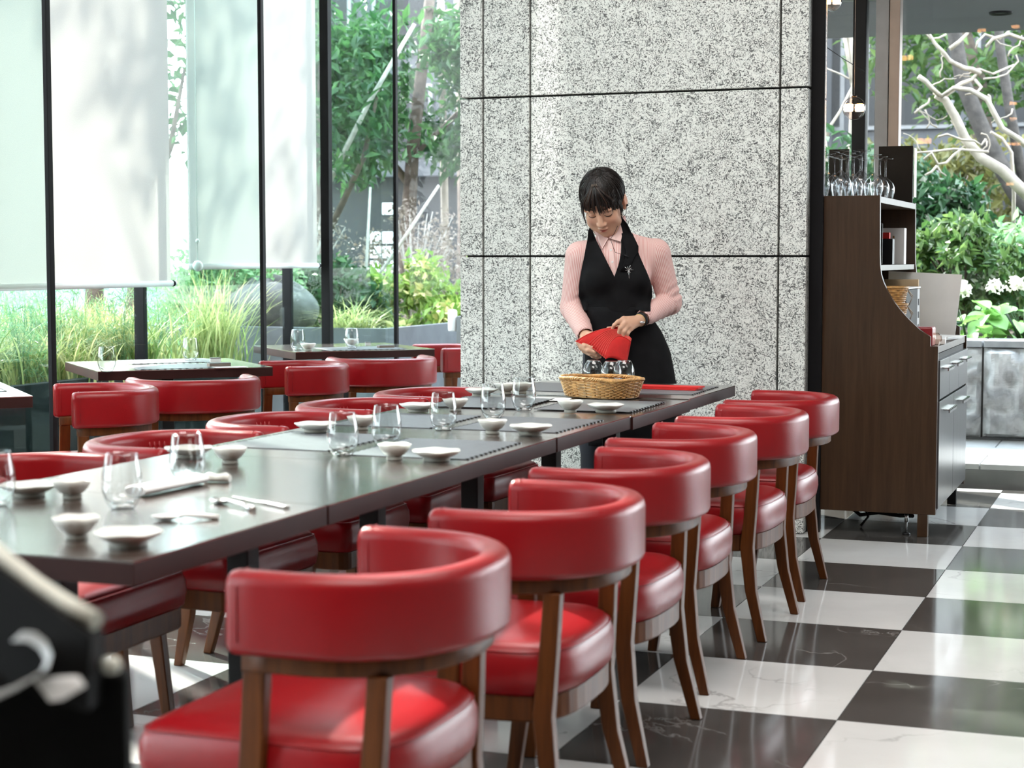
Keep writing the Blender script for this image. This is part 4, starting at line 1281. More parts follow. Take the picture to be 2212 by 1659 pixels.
# trees on the left
c1 = blob_centers(70, (1.5, 1.0, 0.75), 111)
tree('leafy_tree', 'leafy green tree hanging over the garden left of the pillar', (-6.55, 14.6, 0), [[(0.1, 0.2, 0), (0.0, 0.1, 1.2), (0.12, 0.0, 2.2), (0.3, 0, 3.6)], [(0.05, 0.05, 1.9), (-0.5, -0.1, 2.6), (-1.1, -0.1, 3.1)], [(0.1, 0, 2.1), (0.6, -0.1, 2.5), (1.0, -0.1, 2.6)]], [(0.09, 0.05), (0.04, 0.015), (0.035, 0.012)], 'bark', ('leaf_green', c1 + np.array([0.15, -0.1, 1.95]), 0.12, 6500, (0.3, 0.3, 0.22), 112, 0.4, 0.5))
tree('garden_tree', 'pair of slim pale trunks standing behind the dry hydrangea', (-6.45, 15.3, 0), [[(0.0, 0, 0), (0.04, 0, 1.5), (0.0, 0, 3.9)], [(0.42, 0.1, 0), (0.36, 0.1, 1.6), (0.55, 0.1, 4.0)]], [(0.045, 0.035), (0.05, 0.03)], 'palebark')
tree('garden_tree', 'thick grey tree trunk rising behind the hydrangea near the pillar', (-6.55, 16.2, 0), [[(0.0, 0, 0), (0.05, 0, 1.5), (0.0, 0, 4.2)]], [(0.17, 0.13)], 'bark')
tree('garden_tree', 'pale forked branch leaning across the green glass fin', (-6.25, 13.0, 0.2), [[(-0.35, 0, 0.2), (0.0, 0, 0.6), (0.35, 0, 1.05), (0.75, 0, 1.6)], [(-0.15, 0.1, 0.1), (0.05, 0.1, 0.8), (0.1, 0.1, 1.6)], [(-0.5, 0.1, 0.1), (-0.42, 0.1, 0.9), (-0.6, 0.1, 1.7)], [(-0.3, 0.1, 1.6), (0.1, 0.1, 2.3), (0.5, 0.1, 2.9)]], [(0.022, 0.012), (0.02, 0.01), (0.02, 0.008), (0.025, 0.015)], 'twig')
for k, (x, y, h) in enumerate(((-6.9, 13.6, 2.6), (-7.8, 12.0, 2.8), (-8.3, 9.6, 2.5), (-8.8, 7.0, 2.6), (-8.8, 4.2, 2.4))):
    cc = blob_centers(60, (1.0, 1.0, 0.9), 120 + k)
    tree('garden_tree', ('garden tree behind the green glass fin', 'garden tree behind the higher blind', 'garden tree behind the lowest blind', 'garden tree shading the lowest blind', 'garden tree behind the blind at the left edge')[k], (x, y, -0.14),
         [[(0, 0, 0), (0.08, 0.05, 1.1), (0.0, 0.1, 2.2), (0.1, 0, h + 0.6)], [(0.05, 0.05, 1.5), (0.5, -0.1, 2.2), (0.7, -0.2, 2.8)], [(0.0, 0.05, 1.7), (-0.4, 0.3, 2.4), (-0.6, 0.3, 3.0)]], [(0.08, 0.05), (0.035, 0.012), (0.035, 0.012)], 'bark',
         ('leaf_green', cc + np.array([0.0, 0, h - 0.7]), 0.13, 1500, (0.28, 0.28, 0.25), 130 + k, 0.42, 0.2), 'garden trees behind the blinds')
for k, (x, y, z) in enumerate(((-8.3, 10.5, 4.4), (-8.5, 12.6, 4.2))):
    cc = blob_centers(34, (0.9, 1.2, 1.2), 140 + k, 0, 0.3)
    tree('tall_tree', ('tall thin crowned tree dappling the lowest blind', 'tall thin crowned tree dappling the higher blind')[k], (x, y, -0.14), [[(0, 0, 0), (0.05, 0, 2.5), (0, 0.1, 5.2)], [(0.05, 0, 3.8), (0.4, 0.4, 5.2)], [(0.03, 0, 3.5), (-0.3, -0.5, 5.0)]], [(0.09, 0.04), (0.03, 0.01), (0.03, 0.01)], 'bark',
         ('leaf_green', cc + np.array([0, 0, z]), 0.17, 520, (0.26, 0.3, 0.26), 150 + k, 0.5, 0.2), 'tall trees behind the blinds')
bo2 = thing('bollard_light', 'grey garden post with white cap at the pillar edge', 'lamp', tuple(at(988, 668, 11.6) - Vector((0, 0, 0.845))))
MB().box(0.0, 0.05, -0.02, 0.02, 0.0, 0.80).build('post', M['greymetal'], bo2, 0.004)
MB().lathe([(0, 0.70), (0.027, 0.70), (0.030, 0.71), (0.030, 0.83), (0.022, 0.842), (0, 0.845)], 16, (-0.035, 0, 0)).build('cap', M['white'], bo2)
# buildings behind
bd = thing('dark_kiosk', 'dark garden building with pale square notices behind the hydrangea', 'building', (-8.75, 17.8, -0.14))
MB().box(-0.2, 1.95, 0, 2.0, 0, 2.25).build('wall', M['darkbuilding'], bd)
MB().box(-0.4, 2.15, -0.2, 2.2, 2.25, 2.42).build('roof', M['building'], bd)
for a in (0.40, 0.55, 0.70):
    for z in (1.20, 1.36, 1.52, 1.84):
        if (a > 0.6 and z > 1.4) or (a < 0.5 and z == 1.84):
            continue
        MB().box(a, a + 0.125, -0.03, -0.001, z, z + 0.13).build('notice', M['paper'], bd, 0.003)
hb = thing('tall_building', 'grey tall building far behind the garden trees', 'building', (-8.5, 21.0, -0.14))
MB().box(-4.0, 4.6, 0, 4, 0, 9).build('wall', M['building'], hb)
for i in range(7):
    for j in range(5):
        f = MB().box(-3.6 + i * 1.15, -2.75 + i * 1.15, -0.05, -0.001, 0.8 + j * 1.6, 2.0 + j * 1.6).build('window', M['greymetal'], hb)
        MB().box(-3.54 + i * 1.15, -2.81 + i * 1.15, -0.06, -0.051, 0.86 + j * 1.6, 1.94 + j * 1.6).build('pane', M['darkbuilding'], f)

# ---- right: step, split-stone wall, shrubs, contorted tree
st_ = struct(MB().box(-3.0, 6, 9.66, 11.0, -0.14, 0.085).build('path_step', M['concrete'], None, 0.004))
for i in range(-2, 6):
    for j in range(3):
        MB().box(-0.93 + i * 0.45 + (0.2 if j % 2 else 0), -0.93 + (i + 1) * 0.45 - 0.008 + (0.2 if j % 2 else 0), 9.66 + j * 0.445, 9.66 + (j + 1) * 0.445 - 0.008, 0.0855, 0.115).build('slab', M['paving'], st_, 0.002)
sw = struct(thing('wall_stone', None, None, (0, 11.02, 0)))
xs_ = [-2.6, -1.75, -1.055, 0.45, 1.6]
for q in range(4):
    nx, nz = 64, 40
    x0, x1 = xs_[q] + 0.006, xs_[q + 1] - 0.006
    r = np.random.default_rng(200 + q)
    ph = r.random((14, 3)) * 6.28
    fr_ = r.normal(size=(14, 2)) * np.array([17, 17])
    V = np.zeros((nz, nx, 3))
    for a in range(nz):
        for b in range(nx):
            x = x0 + (x1 - x0) * b / (nx - 1)
            z = 0.13 + 0.545 * a / (nz - 1)
            h = 0
            for k in range(14):
                h += math.sin(fr_[k, 0] * x * 1.3 + fr_[k, 1] * z * 1.6 + ph[k, 0]) * (0.55 if k > 7 else 1.0)
            h = abs(h) ** 0.9 * math.copysign(1, h) * 0.020
            edge = min(b, nx - 1 - b, 2) / 2 * min(a, nz - 1 - a, 2) / 2
            V[a, b] = (x, -0.034 - max(0.003, 0.040 + h) * edge, z)
    F = [(a * nx + b, a * nx + b + 1, (a + 1) * nx + b + 1, (a + 1) * nx + b) for a in range(nz - 1) for b in range(nx - 1)]
    link('block', np_mesh('block', V.reshape(-1, 3), F, False), M['stone'], sw)
    MB().box(x0, x1, -0.06, 0.30, 0.68, 0.72).build('cap', M['stonecap'], sw, 0.003)
MB().box(-2.6, 1.6, -0.028, 0.25, 0.085, 0.679).build('core', M['joint'], sw)
MB().box(-2.6, 1.6, -0.05, -0.03, 0.10, 0.13).build('base_strip', M['greyplanter'], sw)
struct(MB().box(-2.6, 3.0, 11.33, 14.5, -0.1, 0.66).build('ground_bed', M['soil']))
# big-leaved hydrangea right above the wall: large leaves are separate parts
def bigleaf_mesh(L, W):
    mb = MB()
    n = 7
    rows = []
    for i in range(n):
        s = i / (n - 1)
        w = W * math.sin(PI * min(1, 0.06 + s * 0.94)) ** 0.8
        z = -0.25 * L * s * s
        rows.append([(-w, L * s, z + w * 0.35), (-w * 0.5, L * s, z + w * 0.12), (0, L * s, z), (w * 0.5, L * s, z + w * 0.12), (w, L * s, z + w * 0.35)])
    mb.loft(rows, False, False)
    return mb.mesh('leaf')
bigm = bigleaf_mesh(0.16, 0.06)
bigm.materials.append(leaf_mat('large_leaf', (0.12, 0.34, 0.06), (0.30, 0.52, 0.16), 0.35))
def bigleaf_plant(loc, n, rad, seed, label, heads=4):
    t = thing('hydrangea', label, 'shrub', loc, 0, 'broad leaved hydrangeas above the stone wall')
    r = random.Random(seed)
    for i in range(n):
        o = bpy.data.objects.new('leaf', bigm)
        COL.objects.link(o)
        o.parent = t
        a = r.random() * 6.28
        q = r.random() ** 0.5
        o.location = (rad * q * math.cos(a), rad * q * math.sin(a) * 0.7, 0.02 + rad * 1.1 * (1 - q * 0.6) * r.random())
        o.rotation_euler = (r.uniform(-0.6, 0.7), r.uniform(-0.5, 0.5), a - PI / 2 + r.uniform(-0.6, 0.6))
        s = r.uniform(0.6, 1.1)
        o.scale = (s, s, s)
    stems(t, M['leaf_green'], 8, (rad * 0.8, rad * 0.6), rad * 1.1, seed, 0.006)
    for i in range(heads):
        a = r.random() * 6.28
        c = [(rad * 0.8 * math.cos(a), rad * 0.6 * math.sin(a), rad * 1.15 + 0.06 * r.random())]
        leaves('flower_head', M['petal_white'], t, c, 0.03, 70, (0.05, 0.05, 0.04), seed * 7 + i, 0.9)
    return t
for k, (x, y, z, n, rad, lb) in enumerate(((-0.86, 11.5, 0.68, 44, 0.30, 'nearest the glass, at the right picture edge'), (-1.22, 11.7, 0.68, 34, 0.26, 'behind the leaning white board'), (-0.5, 11.9, 0.70, 40, 0.34, 'cut by the right picture edge'), (-1.75, 11.6, 0.68, 30, 0.28, 'hidden behind the cabinet'))):
    bigleaf_plant((x, y, z), n, rad, 300 + k, 'broad leaved hydrangea above the stone wall, ' + lb)
shrub('garden_shrub', 'bright green shrub with pale blooms right of the document sleeve', 'shrub', (-1.35, 12.6, 0.85), (0.40, 0.4, 0.30), 'leaf_bright', 0.085, 2600, 310, accent=('petal_white', 160, 0.05, 'blossoms'))
shrub('garden_shrub', 'grey green shrub behind the hydrangeas on the right', 'shrub', (-0.95, 13.0, 0.7), (0.60, 0.45, 0.36), 'leaf_feather', 0.08, 3000, 311, accent=('petal_white', 110, 0.05, 'blossoms'))
shrub('garden_shrub', 'dark green camellia with white blossoms behind the cabinet top', 'shrub', (-1.75, 13.6, 1.0), (0.50, 0.4, 0.45), 'leaf_dark', 0.10, 2800, 312, accent=('petal_white', 90, 0.07, 'blossoms'))
shrub('garden_shrub', 'dark green shrub low behind the wine glasses', 'shrub', (-2.6, 13.8, 0.8), (0.8, 0.5, 0.65), 'leaf_dark', 0.10, 3800, 313)
shrub('garden_shrub', 'olive green shrub on the far slope behind the contorted tree', 'shrub', (-2.05, 17.2, 1.1), (1.3, 0.6, 0.55), 'leaf_olive', 0.11, 4200, 314)
shrub('garden_shrub', 'green shrub at the right picture edge behind the twigs', 'shrub', (-0.75, 14.5, 0.6), (0.55, 0.5, 0.55), 'leaf_bright', 0.09, 2600, 315)
shrub('garden_shrub', 'dark hedge shrub behind the hydrangeas', 'shrub', (-1.1, 16.0, 0.4), (1.2, 0.6, 0.65), 'leaf_dark', 0.12, 4200, 316)
c2 = blob_centers(60, (1.6, 0.7, 0.8), 321)
tree('leafy_tree', 'green leafy crown high behind the contorted tree', (-2.0, 18.5, 0), [[(0.4, 0, 0), (0.3, 0, 1.5), (0.1, 0, 3.0), (-0.4, 0, 4.6)], [(0.35, 0, 1.2), (0.8, 0, 2.5), (1.3, 0, 4.4)]], [(0.14, 0.09), (0.11, 0.06)], 'bark', ('leaf_bright', c2 + np.array([0.3, 0, 2.6]), 0.14, 2300, (0.35, 0.3, 0.25), 322, 0.45, 0.2))
DT = 12.6
o0 = at(2300, 560, DT)
def br(pl, d=0.0):
    return [tuple(at(px, py, DT + d + dd) - o0) for px, py, dd in pl]
BR = [([(2330, 600, 0), (2260, 460, 0), (2212, 415, 0), (2165, 368, 0), (2118, 340, 0.05), (2085, 300, 0.1), (2062, 250, 0.1), (2042, 216, 0.1), (2022, 205, 0.1)], (0.050, 0.026)),
      ([(2250, 345, -.1), (2200, 300, -.1), (2165, 278, -.1), (2145, 240, -.1), (2132, 214, -.1), (2095, 194, -.05), (2060, 190, 0), (2034, 208, 0.05), (2018, 200, .1)], (0.022, 0.014)),
      ([(2034, 212, .1), (2052, 198, .1), (2078, 180, .1), (2100, 172, .1), (2118, 150, .1), (2145, 160, .1), (2190, 140, .2)], (0.020, 0.006)),
      ([(2118, 160, .1), (2100, 150, .1), (2085, 148, .1), (2068, 140, .1), (2052, 132, .1), (2040, 115, .1), (2020, 95, .1), (2008, 75, .1), (1995, 55, .1), (1985, 45, .1)], (0.020, 0.008)),
      ([(2105, 172, .1), (2120, 188, .05), (2110, 200, 0), (2085, 205, 0)], (0.012, 0.006)),
      ([(2130, 102, 0), (2145, 84, 0), (2180, 74, 0), (2230, 92, 0)], (0.012, 0.014)),
      ([(2108, 105, 0), (2112, 90, 0), (2128, 74, 0), (2160, 84, 0.1), (2185, 62, .1)], (0.008, 0.006)),
      ([(2052, 106, 0), (2072, 90, 0), (2090, 72, 0), (2098, 50, 0)], (0.016, 0.007)),
      ([(1996, 345, -.1), (2012, 330, -.1), (2026, 355, -.1), (2044, 352, -.1), (2060, 335, -.1), (2076, 322, -.1)], (0.012, 0.009)),
      ([(2000, 378, -.1), (2012, 372, -.1), (2024, 358, -.1)], (0.008, 0.009)),
      ([(2024, 358, -.1), (2032, 372, -.1), (2044, 380, -.1)], (0.008, 0.005)),
      ([(1978, 330, -.1), (2010, 328, -.1), (2060, 322, -.1), (2135, 328, -.05)], (0.007, 0.010)),
      ([(1976, 245, 0), (1990, 232, 0), (2006, 222, 0), (2008, 212, 0)], (0.010, 0.006)),
      ([(1978, 75, .1), (1990, 62, .1), (2010, 84, .1), (2028, 82, .1), (2044, 74, .1)], (0.008, 0.006)),
      ([(2026, 296, 0), (2046, 290, 0), (2078, 302, 0), (2105, 304, 0), (2120, 314, 0), (2130, 300, 0)], (0.008, 0.009)),
      ([(1984, 165, 0), (2000, 176, 0), (2012, 190, 0), (2030, 206, .05)], (0.018, 0.016)),
      ([(2125, 170, 0), (2150, 168, .1), (2175, 160, .1), (2200, 132, .1), (2195, 118, .1)], (0.007, 0.005)),
      ([(2140, 222, 0), (2138, 208, 0), (2134, 204, 0)], (0.009, 0.006)),
      ([(2140, 285, .1), (2165, 300, .1), (2185, 330, .1), (2190, 420, .1), (2188, 560, .1)], (0.010, 0.016))]
for q in range(16):
    r = random.Random(900 + q)
    px, py = r.uniform(1990, 2190), r.uniform(60, 330)
    pl_ = []
    a = r.uniform(0, 6.28)
    for s in range(6):
        pl_.append((px, py, 0.15))
        a += r.uniform(-0.9, 0.9)
        px += 13 * math.cos(a)
        py += 11 * math.sin(a)
    BR.append((pl_, (0.006, 0.003)))
tree('contorted_tree', 'bare contorted pale tree with twisting branches outside the aisle glass', tuple(o0), [br(a) for a, b in BR], [b for a, b in BR], 'palebark')
tree('pale_forked_tree', 'pale smooth forked trunk outside, between pillar and dark post', tuple(at(1830, 560, 14.0)), [[tuple(at(px, py, 14.0) - at(1830, 560, 14.0)) for px, py in l] for l in ([(1836, 700), (1840, 420), (1845, 250), (1848, 150), (1838, 80), (1828, 45)], [(1846, 210), (1832, 120), (1822, 60), (1820, 30)], [(1790, 700), (1785, 420), (1778, 280), (1766, 200)], [(1843, 175), (1815, 160), (1790, 150), (1770, 140)], [(1845, 180), (1815, 240), (1795, 270), (1785, 300)])], [(0.045, 0.028), (0.02, 0.014), (0.035, 0.02), (0.008, 0.005), (0.010, 0.012)], 'palebark')
tree('garden_tree', 'pair of dark trunks leaning behind the contorted tree', tuple(at(2190, 600, 16)), [[tuple(at(px, py, 16) - at(2190, 600, 16)) for px, py in l] for l in ([(2260, 520), (2185, 400), (2130, 300), (2080, 180), (2060, 60), (2040, -60)], [(2215, 420), (2180, 230), (2160, 100), (2150, -60)])], [(0.09, 0.06), (0.05, 0.04)], 'darkbark')
gb = thing('garden_building', 'grey building wall far behind the right garden trees', 'building', (-3.2, 21.5, -0.14))
MB().box(-3.5, 5.5, 0, 1, 0, 7).build('wall', M['building'], gb)
for i, (x, z) in enumerate(((-1.6, 0.5), (-0.3, 0.5), (1.0, 0.5), (2.3, 0.5), (-1.6, 2.9), (-0.3, 2.9), (1.0, 2.9), (2.3, 2.9))):
    f = MB().box(x, x + 1.05, -0.05, -0.001, z, z + 1.9).build('window', M['greymetal'], gb)
    MB().box(x + 0.05, x + 1.0, -0.06, -0.051, z + 0.05, z + 1.85).build('pane', M['darkbuilding'], f)
ch_ = thing('garden_chair', 'pale glass and steel garden seat standing among the right shrubs', 'chair', tuple(at(2135, 640, 13.8) + Vector((0, 0, -0.12))))
MB().loft([[(-0.14, 0, 0.12), (0.10, 0, 0.10), (0.10, 0.02, 0.10), (-0.14, 0.02, 0.12)], [(-0.20, 0.25, 0.52), (-0.06, 0.25, 0.50), (-0.06, 0.27, 0.50), (-0.20, 0.27, 0.52)]], smooth=False).build('backrest', M['palewall'], ch_, 0.003)
MB().box(-0.12, 0.30, -0.2, 0.05, 0.08, 0.10).build('seat', M['palewall'], ch_, 0.003)

# ================================================================== the waitress
PD, PLX = 7.35, (1335 - 1106) / FPX * 7.35
def Q(px, py, v=0.0):
    d = PD - v
    return np.array([(px - 1106) / FPX * d - PLX, -v, CAM_Z - (py - 557) / FPX * d])

class Field:
    def __init__(s, lo, hi, h):
        s.lo = np.array(lo, float)
        s.h = h
        s.n = np.ceil((np.array(hi) - s.lo) / h).astype(int) + 1
        s.f = np.full(s.n, 0.06, np.float32)
    def block(s, lo, hi, pad):
        a = np.clip(np.floor((np.array(lo) - pad - s.lo) / s.h).astype(int), 0, s.n - 1)
        b = np.clip(np.ceil((np.array(hi) + pad - s.lo) / s.h).astype(int) + 1, 1, s.n)
        g = [s.lo[k] + s.h * np.arange(a[k], b[k]) for k in range(3)]
        X = np.stack(np.meshgrid(*g, indexing='ij'), -1)
        return tuple(slice(a[k], b[k]) for k in range(3)), X
    def mix(s, sl, d, k, sub=False):
        f = s.f[sl]
        if sub:
            d = -d
            h = np.clip(0.5 - 0.5 * (f - d) / k, 0, 1)
            s.f[sl] = f * (1 - h) + d * h + k * h * (1 - h)
        else:
            h = np.clip(0.5 + 0.5 * (d - f) / k, 0, 1)
            s.f[sl] = d * (1 - h) + f * h - k * h * (1 - h)
    def cone(s, a, b, r1, r2, k=0.012, sub=False):
        a, b = np.asarray(a, float), np.asarray(b, float)
        r = max(r1, r2)
        sl, X = s.block(np.minimum(a, b) - r, np.maximum(a, b) + r, 0.03 + k)
        ba = b - a
        t = np.clip(((X - a) @ ba) / max(ba @ ba, 1e-9), 0, 1)
        d = np.linalg.norm(X - a - t[..., None] * ba, axis=-1) - (r1 + (r2 - r1) * t)
        s.mix(sl, d.astype(np.float32), k, sub)
    def ell(s, c, r, k=0.012, B=None, sub=False):
        c, r = np.asarray(c, float), np.asarray(r, float)
        R_ = r.max()
        ext = r if B is None else np.full(3, R_)
        sl, X = s.block(c - ext, c + ext, 0.03 + k)
        p = X - c
        if B is not None:
            p = p @ B                     # columns of B are the ellipsoid axes
        k0 = np.linalg.norm(p / r, axis=-1)
        k1 = np.linalg.norm(p / (r * r), axis=-1) + 1e-9
        s.mix(sl, (k0 * (k0 - 1) / k1).astype(np.float32), k, sub)
    def mesh(s):
        f = s.f
        neg = f < 0
        n = s.n
        c = np.zeros(n - 1, np.int8)
        for i in (0, 1):
            for j in (0, 1):
                for k in (0, 1):
                    c += neg[i:n[0] - 1 + i, j:n[1] - 1 + j, k:n[2] - 1 + k]
        act = (c > 0) & (c < 8)
        idx = np.argwhere(act)
        vid = np.full(n - 1, -1, np.int32)
        vid[act] = np.arange(len(idx))
        acc = np.zeros((len(idx), 3))
        cnt = np.zeros(len(idx))
        cor = [(i, j, k) for i in (0, 1) for j in (0, 1) for k in (0, 1)]
        val = {q: f[idx[:, 0] + q[0], idx[:, 1] + q[1], idx[:, 2] + q[2]] for q in cor}
        for q in cor:
            for ax in range(3):
                if q[ax] == 0:
                    q2 = list(q)
                    q2[ax] = 1
                    q2 = tuple(q2)
                    a, b = val[q], val[q2]
                    m = (a < 0) != (b < 0)
                    t = np.where(m, a / np.where(m, a - b, 1), 0)
                    p = np.array(q, float)[None] + 0 * t[:, None]
                    p[:, ax] = t
                    acc += p * m[:, None]
                    cnt += m
        V = (idx + acc / np.maximum(cnt, 1)[:, None]) * s.h + s.lo
        F = []
        for ax in range(3):
            o1, o2 = [k for k in range(3) if k != ax]
            s0 = [slice(1, n[k] - 1) for k in range(3)]
            s0[ax] = slice(0, n[ax] - 1)
            s1 = list(s0)
            s1[ax] = slice(1, n[ax])
            A, Bn = neg[tuple(s0)], neg[tuple(s1)]
            e = np.argwhere(A != Bn)
            base = e + np.array([s0[k].start for k in range(3)])
            inside = A[tuple(e.T)]
            q = []
            for d1, d2 in ((1, 1), (0, 1), (0, 0), (1, 0)):
                w = base.copy()
                w[:, o1] -= d1
                w[:, o2] -= d2
                q.append(vid[tuple(w.T)])
            q = np.stack(q, 1)
            flip = inside if ax != 1 else ~inside
            q[~flip] = q[~flip][:, ::-1]
            F.append(q)
        return V, np.concatenate(F)

def relax(V, F, it=2, lam=0.5):
    for _ in range(it):
        acc = np.zeros_like(V)
        cnt = np.zeros(len(V))
        for a in range(4):
            b = (a + 1) % 4
            np.add.at(acc, F[:, a], V[F[:, b]])
            np.add.at(cnt, F[:, a], 1)
            np.add.at(acc, F[:, b], V[F[:, a]])
            np.add.at(cnt, F[:, b], 1)
        V = V * (1 - lam) + lam * acc / np.maximum(cnt, 1)[:, None]
    return V

px_ = np.array
who = thing('person', 'person in pink striped shirt and black halter apron, head bowed over red napkins', 'person',
            (RT.x * PLX - math.sin(YAW) * PD, RT.y * PLX + math.cos(YAW) * PD, 0.0), YAW)
# --- head frame
psi, th, rho = R(15), R(37), R(5)
X0, F0, U0 = np.array([math.cos(psi), -math.sin(psi), 0]), np.array([-math.sin(psi), -math.cos(psi), 0]), np.array([0, 0, 1.0])
F1 = F0 * math.cos(th) - U0 * math.sin(th)
U1 = U0 * math.cos(th) + F0 * math.sin(th)
HX, HU, HF = X0 * math.cos(rho) + U1 * math.sin(rho), U1 * math.cos(rho) - X0 * math.sin(rho), F1
HC = np.array([-0.066, -0.06, 1.447])
HB = np.stack([HX, HF, HU], 1)
HSC = np.array([1.065, 1.0, 1.0])
def H(x, f, u):
    return HC + HB @ (np.array([x, f, u], float) * HSC)
SHR, SHL = Q(1250, 552, 0.0), Q(1418, 546, 0.0)
ELR, ELL = Q(1236, 664, -0.03), Q(1446, 652, -0.04)
WRR, WRL = Q(1266, 727, 0.15), Q(1383, 691, 0.14)
NB = Q(1330, 528, -0.01)

body = Field((-0.32, -0.34, -0.02), (0.32, 0.22, 1.62), 0.0032)
B_ = body
# torso, hips and legs
B_.ell(Q(1333, 585, 0.0), (0.128, 0.080, 0.15))
B_.ell(Q(1338, 655, 0.0), (0.118, 0.078, 0.13), 0.03)
B_.ell(Q(1354, 760, 0.0), (0.155, 0.095, 0.14), 0.03)
B_.cone(SHR + [0.01, 0, -0.01], SHL + [-0.01, 0, -0.01], 0.042, 0.042, 0.03)
for kx, fx in ((1305, 1288), (1402, 1398)):
    B_.cone(Q(kx, 790), np.array([Q(fx, 900)[0], 0.0, 0.45]), 0.085, 0.052, 0.02)
    B_.cone(np.array([Q(fx, 900)[0], 0.0, 0.45]), np.array([Q(fx, 900)[0], 0.01, 0.07]), 0.050, 0.034, 0.015)
    B_.cone(np.array([Q(fx, 900)[0], 0.03, 0.045]), np.array([Q(fx, 900)[0], -0.12, 0.03]), 0.036, 0.026, 0.015)
# neck and shoulders slope
B_.cone(H(0, -0.045, -0.06), NB, 0.052, 0.056, 0.02)
B_.cone(NB, SHR + [0.02, 0, 0.01], 0.046, 0.032, 0.03)
B_.cone(NB, SHL + [-0.02, 0, 0.01], 0.046, 0.032, 0.03)
# arms
for s_, e_, w_ in ((SHR, ELR, WRR), (SHL, ELL, WRL)):
    B_.cone(s_, e_, 0.041, 0.035, 0.02)
    B_.cone(e_, w_, 0.034, 0.0235, 0.012)
# skull and face
B_.ell(H(0, -0.012, 0.035), (0.080, 0.097, 0.098), 0.01, HB)
B_.ell(H(0, 0.030, -0.036), (0.0665, 0.062, 0.074), 0.02, HB)
B_.ell(H(0, 0.052, -0.086), (0.034, 0.034, 0.030), 0.025, HB)
B_.ell(H(0, 0.071, -0.104), (0.017, 0.014, 0.013), 0.02, HB)
for s in (-1, 1):
    B_.ell(H(s * 0.037, 0.052, -0.030), (0.030, 0.034, 0.030), 0.018, HB)
    B_.ell(H(s * 0.030, 0.078, 0.021), (0.024, 0.012, 0.008), 0.012, HB)
    B_.ell(H(s * 0.032, 0.086, 0.0), (0.015, 0.012, 0.010), 0.008, HB, True)
    B_.ell(H(s * 0.032, 0.0755, 0.001), (0.0165, 0.0135, 0.0125), 0.005, HB)
    B_.cone(H(s * 0.048, 0.05, -0.06), H(s * 0.030, 0.062, -0.092), 0.020, 0.018, 0.02)
    # ears
    B_.cone(H(s * 0.070, -0.006, -0.006), H(s * 0.082, -0.012, -0.004), 0.012, 0.010, 0.006)
    B_.ell(H(s * 0.084, -0.014, -0.003), (0.0085, 0.021, 0.033), 0.006, HB)
    B_.ell(H(s * 0.092, -0.008, 0.0), (0.006, 0.011, 0.019), 0.004, HB, True)
    B_.ell(H(s * 0.078, -0.002, -0.030), (0.007, 0.009, 0.011), 0.006, HB)
B_.cone(H(0, 0.088, 0.010), H(0, 0.105, -0.032), 0.0085, 0.0115, 0.012)
B_.ell(H(0, 0.106, -0.037), (0.0125, 0.011, 0.0095), 0.006, HB)
for s in (-1, 1):
    B_.ell(H(s * 0.0125, 0.097, -0.039), (0.0085, 0.010, 0.0075), 0.005, HB)
    B_.ell(H(s * 0.0065, 0.104, -0.0475), (0.0035, 0.0035, 0.003), 0.003, HB, True)
B_.ell(H(0, 0.0905, -0.064), (0.022, 0.010, 0.0065), 0.005, HB)
B_.ell(H(0, 0.0885, -0.0755), (0.018, 0.0105, 0.0065), 0.005, HB)
B_.cone(H(-0.020, 0.0935, -0.0700), H(0.020, 0.0935, -0.0700), 0.0022, 0.0022, 0.003, True)
B_.ell(H(0, 0.097, -0.087), (0.016, 0.006, 0.005), 0.005, HB, True)

def finger(pts, r0, r1, k=0.004):
    p = [Q(*q) for q in pts]
    m = len(p) - 1
    for i in range(m):
        B_.cone(p[i], p[i + 1], r0 + (r1 - r0) * i / m, r0 + (r1 - r0) * (i + 1) / m, k if i else 0.007)
# her left hand (right in the picture): pinching the napkins between thumb and forefinger
kn = [(1347, 689, 0.185), (1350, 697, 0.197), (1356, 704, 0.195), (1363, 709, 0.185)]
for q in kn:
    B_.cone(WRL, Q(*q), 0.019, 0.0115, 0.010)
finger([(1347, 689, 0.185), (1335, 695, 0.207), (1327, 702, 0.207), (1323, 709, 0.198)], 0.0105, 0.0070)
finger([(1350, 697, 0.197), (1340, 708, 0.214), (1337, 719, 0.207), (1340, 727, 0.196)], 0.0105, 0.0072)
finger([(1356, 704, 0.195), (1348, 716, 0.211), (1345, 727, 0.204), (1348, 734, 0.194)], 0.0102, 0.0070)
finger([(1363, 709, 0.185), (1356, 720, 0.200), (1353, 729, 0.195), (1355, 736, 0.188)], 0.0090, 0.0062)
finger([(1372, 697, 0.135), (1350, 705, 0.150), (1329, 709, 0.165), (1314, 709, 0.172)], 0.0135, 0.0080)
# her right hand (left in the picture): palm up, fingers curled under the napkins
kn = [(1251, 741, 0.205), (1256, 750, 0.212), (1263, 757, 0.208), (1270, 761, 0.198)]
for q in kn:
    B_.cone(WRR, Q(*q), 0.019, 0.0115, 0.010)
finger([(1251, 741, 0.205), (1265, 747, 0.232), (1279, 751, 0.234), (1289, 752, 0.222)], 0.0105, 0.0072)
finger([(1256, 750, 0.212), (1270, 757, 0.238), (1284, 760.5, 0.238), (1295, 760, 0.225)], 0.0105, 0.0072)
finger([(1263, 757, 0.208), (1276, 764.5, 0.230), (1288, 767.5, 0.230), (1297, 766, 0.218)], 0.0102, 0.0070)
finger([(1270, 761, 0.198), (1281, 769.5, 0.214), (1290, 772.5, 0.215), (1297, 771.5, 0.206)], 0.0090, 0.0062)
finger([(1268, 722, 0.160), (1278, 722, 0.190), (1289, 726, 0.203), (1298, 731, 0.200)], 0.0135, 0.0082)
